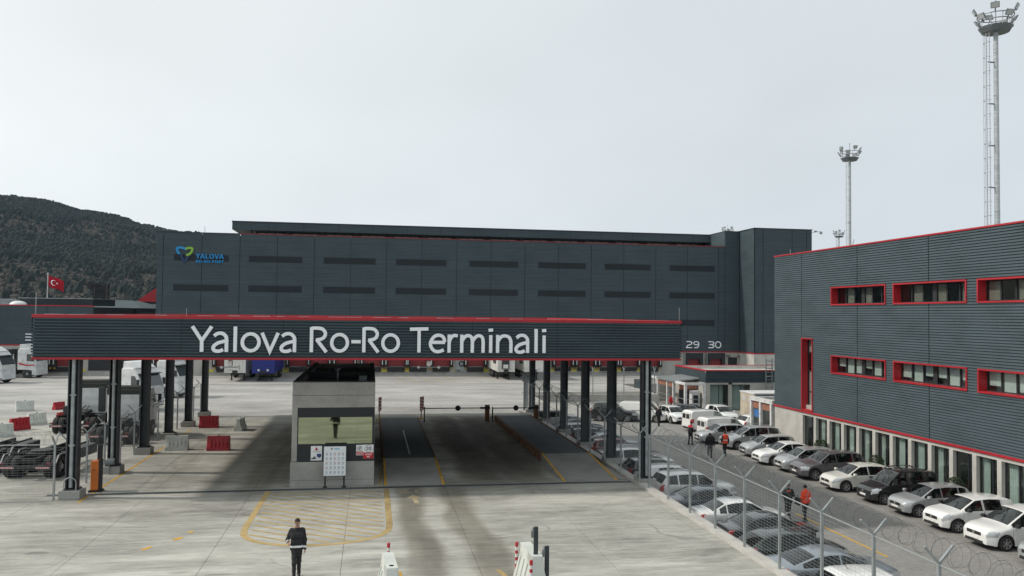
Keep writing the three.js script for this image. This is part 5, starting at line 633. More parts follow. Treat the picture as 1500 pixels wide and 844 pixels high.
  if (o.rails) for (const sg of [1, -1]) { const z = sg * (s.roofW || 0.74) * W2 * 0.86; part('roof_rail', [tube([[-1.4, top(-1.4) - 0.01, z], [-1.25, top(-1.25) + 0.06, z], [-0.3, top(-0.3) + 0.065, z], [0.15, top(0.15) + 0.06, z], [0.3, top(0.3) - 0.01, z]], 0.02, 20, 5)], o.rails === 'bars' ? carMat.trim : carMat.rim, t); } if (o.rails === 'bars') for (const x of [-0.9, 0.1]) part('roof_bar', rbox(x - 0.04, x + 0.04, top(x) + 0.08, top(x) + 0.11, -0.62, 0.62, 0.012), carMat.trim, t);
  for (const q of [-0.35, 0.2]) part('wiper', beam([s.ws[1] - 0.02, top(s.ws[1] - 0.02) + 0.02, q], [lerp(s.ws[1], s.ws[0], 0.5), top(lerp(s.ws[1], s.ws[0], 0.5)) + 0.03, q + 0.28], 0.02, 0.015), carMat.trim, t);
  if (o.aerial) part('aerial', bar([-0.9, top(-0.9), 0], [-1.15, top(-0.9) + 0.3, 0], 0.008, 4), carMat.trim, t);
  return t;
}
{ // row in front of the office, noses to the lane; positions from each visible front wheel on the ground
  const phi = 0.0, th = Math.PI + phi, F = V(-Math.cos(phi), 0, Math.sin(phi)), Rt = V(Math.sin(th), 0, Math.cos(th));
  const row = [[-28.05, 26.7, 'hatch', 'silver', 'silver hatchback parked at the open end of the office row'], [-31.0, 26.76, 'mpv', 'white', 'white people carrier with black lower bumper in the office row', { blackTrim: true }], [-33.93, 26.77, 'tallhatch', 'white', 'white hatchback between a white people carrier and a silver hatchback', { blackTrim: true }], [-36.83, 26.9, 'hatch', 'silver', 'silver hatchback between a white hatchback and a black small van'], [-39.56, 26.9, 'minivan', 'black', 'black small van with roof bars before the glazed office bays', { rails: 'bars', blackTrim: true }], [-42.68, 26.6, 'wagon', 'cream', 'creamy white hatchback beside the black small van', { sills: true }], [-45.92, 26.6, 'suv', 'grey', 'purple grey crossover between white and silver hatchbacks', { blackTrim: true }], [-48.4, 26.6, 'city', 'silver', 'silver hatchback between the grey crossover and a white saloon', { blackTrim: true }], [-50.9, 26.5, 'sedan', 'white', 'white saloon before the blank pale office wall'], [-53.9, 26.8, 'city', 'silver', 'older silver hatchback between white saloon and silver people carrier'], [-57.2, 26.9, 'mpv', 'silver', 'silver people carrier with roof rails near the office corner', { rails: true }], [-60.1, 26.0, 'hatch', 'silver', 'silver hatchback half hidden between people carrier and white van']];
  for (const [z, x, kind, paint, label, o] of row) { const s = SPEC[kind]; const c = V(x, LOT, z).addScaledVector(F, -s.ax[0]).addScaledVector(Rt, s.W / 2); car(kind, paint, [c.x, LOT, c.z], th, label, o); }
  // row along the fence, tails to the fence
  const left = [['hatch', 'white', 'white hatchback with roof aerial at the open end of the fence row', { aerial: true }], ['coupe', 'bluegrey', 'blue silver two door coupe in the fence row'], ['wagon', 'green', 'very dark green hatchback beside the silver coupe by the fence'], ['sedan', 'black', 'black saloon between dark green hatchback and white saloon'], ['sedan', 'white', 'white saloon with red tail light by the fence'], ['sedan', 'slate', 'slate blue saloon between white saloon and white crossover'], ['suv', 'white', 'white crossover beside the end column of the gate'], ['tallhatch', 'white', 'white hatchback behind the end gate column'], ['hatch', 'black', 'black hatchback between two white cars behind the columns'], ['suv', 'white', 'white crossover beyond the black hatchback behind the columns'], ['sedan', 'grey', 'dark grey saloon between white crossover and dark red hatchback'], ['hatch', 'wine', 'dark red hatchback seen between the gate columns'], ['sedan', 'silver', 'silver saloon next to the dark red hatchback'], ['hatch', 'black', 'black hatchback between two silver cars behind the columns'], ['hatch', 'silver', 'silver hatchback beyond the black one behind the columns'], ['sedan', 'slate', 'slate saloon near the far end of the fence row'], ['hatch', 'silver', 'silver hatchback near the razor wire corner'], ['suv', 'black', 'black crossover last in the fence row']].slice(0, 17);
  const r = rng(31); const lz = [-25.3, -27.9, -30.45, -33.0, -35.85, -38.6, -41.6]; left.forEach(([kind, paint, label, o], i) => { const s = SPEC[kind]; car(kind, paint, [14.35 + s.L / 2 + r() * 0.5, LOT, (lz[i] ?? -41.6 - (i - 6) * 2.62) + (r() - 0.5) * 0.16], (r() - 0.5) * 0.06 + (i === 6 ? 0.04 : 0), label, o); });
  car('suv', 'black', [22.6, LOT, -74.6], -0.32, 'black crossover parked alone before the embankment'); car('van', 'white', [25.4, LOT, -74.2], -0.55, 'white panel van facing out beside the black crossover');
  car('hatch', 'white', [28.0, LOT, -73.4], -1.5, 'white hatchback facing out before the entrance pavilion'); car('hatch', 'slate', [30.4, LOT, -74.6], -0.65, 'dark hatchback behind the white vans near the pavilion'); car('tallhatch', 'white', [32.6, LOT, -73.0], -1.5, 'white hatchback facing out before the annex windows');
  car('hatch', 'white', [33.2, LOT, -66.4], 0.12, 'white hatchback seen from behind next to the portal frame');
  car('van', 'white', [29.0, LOT, -67.6], 0.16, 'white panel van behind another white van'); const v = car('van', 'white', [28.3, LOT, -62.6], 0.12, 'white panel van with its tailgate being loaded'); 
}

// ---------------------------------------------------------------- people: one smooth skin round a jointed skeleton
function surfNet(sdf, mn, mx, h) {
  const n = [0, 1, 2].map(k => Math.ceil((mx[k] - mn[k]) / h) + 1), [nx, ny, nz] = n, f = new Float32Array(nx * ny * nz), id = (i, j, k) => (k * ny + j) * nx + i;
  for (let k = 0; k < nz; k++) for (let j = 0; j < ny; j++) for (let i = 0; i < nx; i++) f[id(i, j, k)] = sdf(mn[0] + i * h, mn[1] + j * h, mn[2] + k * h);
  const vi = new Int32Array(nx * ny * nz).fill(-1), pos = [], idx = [];
  for (let k = 0; k < nz - 1; k++) for (let j = 0; j < ny - 1; j++) for (let i = 0; i < nx - 1; i++) {
    let c = 0, x = 0, y = 0, z = 0; const v = []; let neg = 0; for (let q = 0; q < 8; q++) { const t = f[id(i + (q & 1), j + (q >> 1 & 1), k + (q >> 2))]; v.push(t); if (t < 0) neg++; } if (!neg || neg === 8) continue;
    for (const [a, b] of [[0, 1], [2, 3], [4, 5], [6, 7], [0, 2], [1, 3], [4, 6], [5, 7], [0, 4], [1, 5], [2, 6], [3, 7]]) if ((v[a] < 0) !== (v[b] < 0)) { const t = v[a] / (v[a] - v[b]); x += lerp(a & 1, b & 1, t); y += lerp(a >> 1 & 1, b >> 1 & 1, t); z += lerp(a >> 2, b >> 2, t); c++; }
    vi[id(i, j, k)] = pos.length / 3; pos.push(mn[0] + (i + x / c) * h, mn[1] + (j + y / c) * h, mn[2] + (k + z / c) * h);
  }
  const qd = (a, b, c, d, fl) => { if (a < 0 || b < 0 || c < 0 || d < 0) return; fl ? idx.push(a, b, c, a, c, d) : idx.push(a, c, b, a, d, c); };
  for (let k = 1; k < nz - 1; k++) for (let j = 1; j < ny - 1; j++) for (let i = 1; i < nx - 1; i++) { const s = f[id(i, j, k)] < 0;
    if (s !== f[id(i + 1, j, k)] < 0) qd(vi[id(i, j - 1, k - 1)], vi[id(i, j, k - 1)], vi[id(i, j, k)], vi[id(i, j - 1, k)], s);
    if (s !== f[id(i, j + 1, k)] < 0) qd(vi[id(i - 1, j, k - 1)], vi[id(i - 1, j, k)], vi[id(i, j, k)], vi[id(i, j, k - 1)], s);
    if (s !== f[id(i, j, k + 1)] < 0) qd(vi[id(i - 1, j - 1, k)], vi[id(i, j - 1, k)], vi[id(i, j, k)], vi[id(i - 1, j, k)], s); }
  const g = new THREE.BufferGeometry(); g.setAttribute('position', new THREE.Float32BufferAttribute(pos, 3)); g.setIndex(idx); g.computeVertexNormals(); return g;
}
function capsules(list, kk) { // [a, b, ra, rb, tag]; returns sdf and nearest tag
  const B = list.map(([a, b, ra, rb, tag]) => ({ a, d: [b[0] - a[0], b[1] - a[1], b[2] - a[2]], l2: Math.max(1e-9, (b[0] - a[0]) ** 2 + (b[1] - a[1]) ** 2 + (b[2] - a[2]) ** 2), ra, rb, tag }));
  const one = (q, x, y, z) => { const px = x - q.a[0], py = y - q.a[1], pz = z - q.a[2], t = clamp((px * q.d[0] + py * q.d[1] + pz * q.d[2]) / q.l2); return Math.hypot(px - q.d[0] * t, py - q.d[1] * t, pz - q.d[2] * t) - lerp(q.ra, q.rb, t); };
  return { sdf: (x, y, z) => { let r = 1e3; for (const q of B) { const d = one(q, x, y, z); if (d > r + kk) continue; const h = clamp(0.5 + 0.5 * (d - r) / kk); r = lerp(d, r, h) - kk * h * (1 - h); } return r; }, tag: (x, y, z) => { let r = 1e3, t; for (const q of B) { const d = one(q, x, y, z); if (d < r) { r = d; t = q.tag; } } return t; } };
}
const mSkin = new THREE.MeshStandardMaterial({ vertexColors: true, roughness: 0.85, side: THREE.DoubleSide });
function person(label, pos, turn, o) {
  const H = o.h || 1.75, k = H / 1.75, C = o.col, cell = o.cell || 0.016;
  const arms = { R: o.R || [[-0.27, 1.13, -0.03], [-0.29, 0.86, 0.06]], L: o.L || [[0.27, 1.13, -0.03], [0.29, 0.86, 0.06]] }, step = o.step ?? 0.1;
  const st = o.stance || 0.1, knee = { R: [-st, 0.5, step * 0.75 + 0.03], L: [st, 0.5, -step * 0.35 + 0.03] }, ank = { R: [-st, 0.1, step], L: [st, 0.1 + Math.max(0, step - 0.12) * 0.4, -step - 0.02] };
  const lean = o.lean || 0, bend = p => [p[0], p[1], p[2] + lean * Math.max(0, p[1] - 0.9)];
  const b = [[[-0.15, 1.4, -0.01], [0.15, 1.4, -0.01], 0.085, 0.085, 'top'], [[-0.09, 1.27, 0.01], [0.09, 1.27, 0.01], 0.135, 0.135, 'top'], [[-0.07, 1.08, 0.01], [0.07, 1.08, 0.01], 0.128, 0.128, 'top'], [[-0.085, 0.95, 0], [0.085, 0.95, 0], 0.125, 0.125, 'top'], [[0, 1.42, -0.015], [0, 1.53, 0.01], 0.068, 0.055, 'collar'], [[0, 1.5, 0.01], [0, 1.6, 0.025], 0.055, 0.055, 'skin']].map(q => [bend(q[0]), bend(q[1]), ...q.slice(2)]);
  for (const s of ['R', 'L']) { const g = s === 'R' ? -1 : 1, sh = bend([g * 0.19, 1.4, -0.01]), [e, w] = arms[s].map(bend); b.push([sh, e, 0.068, 0.056, 'sleeve' + s], [e, w, 0.054, 0.043, 'sleeve' + s]); b.push([[g * 0.085, 0.9, 0], knee[s], 0.1, 0.072, 'leg'], [knee[s], ank[s], 0.07, 0.055, 'leg'], [[ank[s][0], ank[s][1] - 0.05, ank[s][2] - 0.05], [ank[s][0] + g * 0.015, ank[s][1] - 0.058, ank[s][2] + 0.15], 0.048, 0.04, 'shoe']); }
  const S = capsules(b, 0.045), ext = b.flatMap(q => [q[0], q[1]]), lo = [0, 1, 2].map(i => Math.min(...ext.map(p => p[i])) - 0.17), hi = [0, 1, 2].map(i => Math.max(...ext.map(p => p[i])) + 0.17); hi[1] = 1.6; lo[1] = -0.03;
  const wr = (x, y, z) => 0.006 * Math.sin(y * 38 + x * 9 + z * 13) * Math.sin(x * 23 + z * 17 + y * 5); // cloth folds
  const gs = [surfNet((x, y, z) => S.sdf(x, y, z) + wr(x, y, z), lo, hi, cell)];
  paint(gs[0], (x, y, z) => { const t = S.tag(x, y, z); if (t === 'skin' && y > 1.5) return C.skin; if (t === 'collar' || t === 'skin') return C.collar || C.top; if (t === 'leg') return y < 0.9 ? (C.legs2 && Math.sin(y * 60) * Math.sin(x * 55 + z * 40) > 0.2 ? C.legs2 : y > 0.3 && y < 0.36 && C.band ? C.band : C.legs) : C.legs; if (t === 'shoe') return C.shoe || [0.02, 0.02, 0.02]; if (t.startsWith('sleeve')) { const e = arms[t.slice(-1)].map(bend)[1]; const d = Math.hypot(x - e[0], y - e[1], z - e[2]); if (C.cuff && d > 0.06 && d < 0.105) return C.cuff; return C.sleeve || C.top; } if (C.hem && y > 0.93 && y < 0.985) return C.hem; if (C.yoke && y > 1.33) return C.yoke; if (C.patch && y > 1.36 && y < 1.42 && z < 0 && Math.abs(x) < 0.09) return C.patch; if (C.vestBand && ((y > 1.1 && y < 1.15))) return C.vestBand; if (y < 0.88) return C.legs; return C.top; });
  // head with face, ears and hair
  const hc = bend([0, 1.645, 0.035]), yaw = o.look ? o.look[0] : 0, pit = o.look ? o.look[1] : 0;
  const he = (x, y, z, cx, cy, cz, rx, ry, rz) => { const a = (x - cx) / rx, bb = (y - cy) / ry, c = (z - cz) / rz; return (Math.sqrt(a * a + bb * bb + c * c) - 1) * Math.min(rx, ry, rz); };
  const hd = (x, y, z) => { let d = he(x, y, z, 0, 0.03, -0.012, 0.078, 0.088, 0.096); const mnb = (e, kk) => { const h = clamp(0.5 + 0.5 * (e - d) / kk); d = lerp(e, d, h) - kk * h * (1 - h); }; mnb(he(x, y, z, 0, -0.035, 0.018, 0.06, 0.08, 0.072), 0.03); mnb(he(x, y, z, 0, -0.012, 0.093, 0.012, 0.024, 0.02), 0.012); mnb(he(x, y, z, 0, -0.058, 0.08, 0.024, 0.008, 0.012), 0.01); for (const g of [-1, 1]) { mnb(he(x, y, z, g * 0.079, -0.005, -0.01, 0.01, 0.03, 0.018), 0.008); mnb(he(x, y, z, g * 0.03, 0.032, 0.084, 0.024, 0.007, 0.012), 0.012); const e = he(x, y, z, g * 0.03, 0.012, 0.1, 0.016, 0.01, 0.018); d = Math.max(d, -e); d = Math.min(d, he(x, y, z, g * 0.03, 0.012, 0.08, 0.013, 0.011, 0.012)); } return Math.min(d, capsules1(x, y, z)); };
  const capsules1 = (x, y, z) => { const t = clamp((y + 0.16) / 0.12); return Math.hypot(x, y - lerp(-0.16, -0.04, t), z + 0.02) - 0.054; };
  const hair = (x, y, z) => (y > 0.062 - (z < 0.02 ? 0.1 * clamp((0.02 - z) / 0.05) : 0) && z < 0.085) || (y > 0.075 && z < 0.1);
  const hg = surfNet((x, y, z) => hd(x, y, z) - (hair(x, y, z) ? 0.008 : 0), [-0.11, -0.16, -0.13], [0.11, 0.145, 0.13], o.fine || 0.007);
  paint(hg, (x, y, z) => o.cap && y > 0.045 ? o.cap : hair(x, y, z) ? (C.hair || [0.018, 0.014, 0.012]) : Math.abs(y - 0.012) < 0.008 && Math.abs(Math.abs(x) - 0.03) < 0.012 && z > 0.07 ? [0.03, 0.025, 0.022] : Math.abs(y - 0.04) < 0.007 && Math.abs(Math.abs(x) - 0.032) < 0.02 && z > 0.06 ? [0.05, 0.035, 0.03] : Math.abs(y + 0.058) < 0.007 && Math.abs(x) < 0.026 && z > 0.07 ? [0.32, 0.13, 0.11] : y < -0.04 && z > 0 && C.stubble ? C.stubble : C.skin);
  hg.rotateX(pit); hg.rotateY(yaw); hg.translate(...hc); gs.push(hg);
  // hands with five fingers, half curled
  for (const s of ['R', 'L']) { const g = s === 'R' ? -1 : 1, [e, w] = arms[s].map(bend); const f = V(w[0] - e[0], w[1] - e[1], w[2] - e[2]).normalize(); const pn = V(-g, 0, 0.15); pn.addScaledVector(f, -pn.dot(f)).normalize(); const side = new THREE.Vector3().crossVectors(f, pn).multiplyScalar(g); const P3 = (a, u, v) => { const q = V(...w).addScaledVector(f, a).addScaledVector(side, u).addScaledVector(pn, v); return [q.x, q.y, q.z]; };
    // side points to the thumb edge
    const th = side.z < 0 && Math.abs(f.y) > 0.6 ? -1 : 1; const q = [[P3(-0.02, 0, 0), P3(0.02, 0, 0), 0.03, 0.03, 'hand'], [P3(0.03, 0.018 * th, 0), P3(0.085, 0.026 * th, 0.005), 0.02, 0.014, 'hand'], [P3(0.03, -0.016 * th, 0), P3(0.08, -0.026 * th, 0.005), 0.02, 0.013, 'hand'], [P3(0.03, 0, 0), P3(0.085, 0, 0.004), 0.02, 0.015, 'hand']]; const cu = o.curl ?? 0.5; [[0.029, 0.078], [0.01, 0.086], [-0.01, 0.08], [-0.029, 0.064]].forEach(([u, L]) => { const k1 = P3(0.088, u * th, 0.004), k2 = P3(0.088 + L * 0.5 * (1 - cu * 0.3), u * th, 0.004 + L * 0.35 * cu), k3 = P3(0.088 + L * (0.85 - cu * 0.5), u * th, 0.004 + L * 0.9 * cu); q.push([k1, k2, 0.0095, 0.0085, 'hand'], [k2, k3, 0.0085, 0.0075, 'hand']); }); q.push([P3(0.02, 0.02 * th, 0.004), P3(0.055, 0.05 * th, 0.018), 0.014, 0.011, 'hand'], [P3(0.055, 0.05 * th, 0.018), P3(0.085, 0.052 * th, 0.03), 0.0105, 0.009, 'hand']);
    const Hs = capsules(q, 0.008), ex = q.flatMap(r => [r[0], r[1]]); const g2 = surfNet(Hs.sdf, [0, 1, 2].map(i => Math.min(...ex.map(p => p[i])) - 0.04), [0, 1, 2].map(i => Math.max(...ex.map(p => p[i])) + 0.04), o.fine ? 0.0045 : 0.006); paint(g2, () => o.glove || C.skin); gs.push(g2); }
  const norm = gs.map(x => { const y = x.toNonIndexed(); return y; }); const body = mergeGeometries(norm); body.scale(k * (o.slim || 1), k, k); body.setAttribute('uv', new THREE.Float32BufferAttribute(new Float32Array(body.attributes.position.count * 2), 2)); body.userData.ready = true;
  const t = thing('person', label, 'person', pos, turn, o.group); part('body', body, mSkin, t); return t;
}
function paint(g, fn) { const p = g.attributes.position, c = new Float32Array(p.count * 3); for (let i = 0; i < p.count; i++) c.set(fn(p.getX(i), p.getY(i), p.getZ(i)), i * 3); g.setAttribute('color', new THREE.BufferAttribute(c, 3)); return g; }
{
  const SK = [0.42, 0.25, 0.18], BK = [0.014, 0.015, 0.017], REF = [0.72, 0.74, 0.74], OR = [0.75, 0.075, 0.035];
  const guard = person('person in black uniform jacket with white reflective bands raising one hand', [-2.07, 0.002, -25.35], 0.05, { h: 1.76, slim: 0.93, cell: 0.012, fine: 0.0045, step: 0.15, stance: 0.07, look: [-0.35, 0.28], R: [[-0.3, 1.13, -0.06], [-0.27, 1.1, 0.17]], L: [[0.25, 1.12, -0.03], [0.255, 0.87, 0.06]], curl: 0.6, col: { skin: SK, top: BK, legs: [0.02, 0.02, 0.022], hem: REF, cuff: REF, hair: [0.025, 0.018, 0.014], collar: BK, stubble: [0.25, 0.15, 0.115] } });
  part('radio', [rbox(0.12, 0.17, 1.28, 1.39, 0.1, 0.14, 0.008), bar([0.16, 1.38, 0.12], [0.19, 1.52, 0.1], 0.006, 5)], mat.black, guard); part('pocket', [rbox(-0.15, -0.05, 1.24, 1.3, 0.125, 0.145, 0.006)], mat.char, guard); part('pocket', [rbox(0.05, 0.15, 1.24, 1.3, 0.125, 0.145, 0.006)], mat.char, guard); part('sleeve_badge', rbox(0.285, 0.3, 1.25, 1.29, -0.04, 0.02, 0.004), mat.red, guard); part('belt', [rbox(-0.2, 0.2, 0.865, 0.9, -0.1, 0.11, 0.04)], mat.black, guard);
  person('person in dark green work overalls with an orange patch walking away', [20.2, LOT, -37.4], Math.PI - 0.1, { step: 0.12, R: [[-0.28, 1.16, 0.02], [-0.14, 1.05, 0.2]], L: [[0.28, 1.16, 0.02], [0.14, 1.03, 0.2]], col: { skin: SK, top: [0.03, 0.036, 0.032], legs: [0.03, 0.034, 0.03], band: REF, cuff: REF, patch: OR } });
  const p3 = person('person in bright orange jacket and dark trousers carrying a black bag', [20.85, LOT, -36.95], Math.PI + 0.25, { step: 0.12, col: { skin: SK, top: OR, sleeve: OR, legs: [0.03, 0.032, 0.036] } });
  { const bag = thing('hand_bag', 'black bag hanging at the side of the orange jacket', 'bag', [20.42, LOT + 0.82, -36.9], 0.2); part('bag_body', rbox(-0.06, 0.06, 0, 0.34, -0.16, 0.16, 0.03), mat.black, bag); part('strap', tube([[0, 0.33, -0.1], [0, 0.46, 0], [0, 0.33, 0.1]], 0.012, 14, 5), mat.black, bag); }
  person('person in orange vest over black clothes walking past the silver people carrier', [24.87, LOT, -55], Math.PI + 0.1, { step: 0.13, col: { skin: SK, top: OR, sleeve: BK, legs: BK, vestBand: REF } });
  person('person in black jacket and mottled trousers striding beside the vans', [23.35, LOT, -54.1], Math.PI - 0.4, { step: 0.2, col: { skin: SK, top: BK, legs: [0.05, 0.052, 0.05], legs2: [0.16, 0.16, 0.15] } });
  person('person in black and red jacket loading the rear of a white van', [24.35, LOT, -60.1], Math.PI / 2 + 0.5, { step: 0.08, lean: 0.12, R: [[-0.27, 1.2, 0.1], [-0.24, 1.12, 0.36]], L: [[0.27, 1.2, 0.1], [0.24, 1.12, 0.36]], col: { skin: SK, top: BK, yoke: [0.5, 0.02, 0.03], sleeve: [0.4, 0.4, 0.4], legs: BK } });
  person('person all in black walking across the far car park', [25.64, LOT, -70.7], 0.1, { step: 0.14, col: { skin: SK, top: BK, legs: BK, hair: [0.2, 0.19, 0.18] } });
  const pv = pix(983, 590, 'z', -81.5); person('person in red jacket standing inside the entrance pavilion', [pv.x, LOT, -81.5], 0.6, { step: 0.05, h: 1.75, col: { skin: SK, top: [0.5, 0.02, 0.03], legs: BK } });
}

// ---------------------------------------------------------------- lorries
const tk = { white: P([0.68, 0.7, 0.71], 0.35, 0, { clearcoat: 0.6, clearcoatRoughness: 0.15, map: tSteel }), frame: M([0.022, 0.023, 0.025], 0.65, 0.1, { map: tDirt }), dark: M([0.035, 0.038, 0.04], 0.6), tyre: M([0.025, 0.025, 0.026], 0.85), rim: M([0.3, 0.31, 0.32], 0.5, 0.5), glass: P([0.05, 0.06, 0.065], 0.05, 0, { clearcoat: 1 }), olive: M([0.045, 0.05, 0.042], 0.85, 0, { map: tDirt }), redstripe: M([0.45, 0.02, 0.03], 0.5), blue: M([0.012, 0.025, 0.22], 0.45, 0, { map: tSteel }), body: M([0.66, 0.66, 0.63], 0.5, 0, { map: tPanel }), lamp: P([0.6, 0.62, 0.64], 0.12, 0.3, { clearcoat: 1 }), red: P([0.16, 0.01, 0.014], 0.3, 0, {}) };
const bigWheel = (() => { const r = 0.51, prof = (w) => [[r * 0.55, -w], [r * 0.92, -w], [r, -w * 0.75], [r, w * 0.75], [r * 0.92, w], [r * 0.55, w]].map(p => new THREE.Vector2(...p)); const mk = w => ready(new THREE.LatheGeometry(prof(w), 28).rotateX(Math.PI / 2)); const rim = ready([disc([0, 0, 0.06], r * 0.56, 0.04, 'z', 24), disc([0, 0, 0.12], 0.13, 0.14, 'z', 16), ...[...Array(8)].map((_, i) => disc([0.2 * Math.cos(i * 0.785), 0.2 * Math.sin(i * 0.785), 0.09], 0.022, 0.04, 'z', 6))]); return { r, single: mk(0.16), dual: mk(0.15), rim }; })();
function truckWheel(t, x, z, dual, sg) { const w = new THREE.Group(); w.name = 'wheel'; w.position.set(x, bigWheel.r, z); if (sg < 0) w.rotation.y = Math.PI; t.add(w); part('tyre', dual ? bigWheel.dual : bigWheel.single, tk.tyre, w); if (dual) { const i = part('tyre', bigWheel.dual, tk.tyre, w); i.position.z = -0.34; } part('rim', bigWheel.rim, tk.rim, w); }
const stripeTex = canvas(128, 16, (c, w, h) => { c.fillStyle = '#d8d8d8'; c.fillRect(0, 0, w, h); c.fillStyle = '#b01822'; for (let k = -1; k < 9; k++) { c.beginPath(); c.moveTo(k * 16, 16); c.lineTo(k * 16 + 8, 16); c.lineTo(k * 16 + 16, 0); c.lineTo(k * 16 + 8, 0); c.fill(); } });
function chassis(t, xr, xf, axles, o = {}) { // ladder frame along x with rear lamps
  for (const s of [-1, 1]) part('frame_rail', [box(xr, xf, 0.78, 1.02, s * 0.42 - 0.045, s * 0.42 + 0.045)], tk.frame, t);
  for (let x = xr + 0.1; x < xf; x += 1.1) part('cross_member', box(x, x + 0.09, 0.8, 0.98, -0.375, 0.375), tk.frame, t);
  part('rear_bumper', [rbox(xr - 0.12, xr, 0.52, 0.68, -1.18, 1.18, 0.02), box(xr - 0.06, xr + 0.02, 0.66, 0.86, -0.46, -0.38), box(xr - 0.06, xr + 0.02, 0.66, 0.86, 0.38, 0.46)], tk.frame, t);
  const sm = M([1, 1, 1], 0.4, 0, { map: stripeTex }); for (const z of [-0.8, 0.8]) { const g = new THREE.Mesh(new THREE.PlaneGeometry(0.62, 0.09), sm); g.name = 'striped_marker'; g.rotation.y = -Math.PI / 2; g.position.set(xr - 0.124, 0.6, z); t.add(g); }
  for (const s of [-1, 1]) part('tail_light', rbox(xr - 0.14, xr - 0.05, 0.74, 0.82, s * 1.05 - 0.1, s * 1.05 + 0.1, 0.02), tk.red, t);
  for (const [x, dual] of axles) { part('axle', bar([x, 0.51, -0.95], [x, 0.51, 0.95], 0.09, 10), tk.frame, t); for (const s of [-1, 1]) truckWheel(t, x, s * (dual ? 1.08 : 1.05), dual, s); }
  for (const [x, dual] of axles) if (dual && !o.noGuard) for (const s of [-1, 1]) { const a = new THREE.CylinderGeometry(0.64, 0.64, 0.68, 20, 1, true, 0, Math.PI).rotateX(Math.PI / 2).rotateZ(0); a.rotateZ(0); a.translate(0, 0, 0); const g = a.toNonIndexed(); g.translate(x, 0.51, s * 0.9); part('mudguard', g, tk.dark, t); }
}
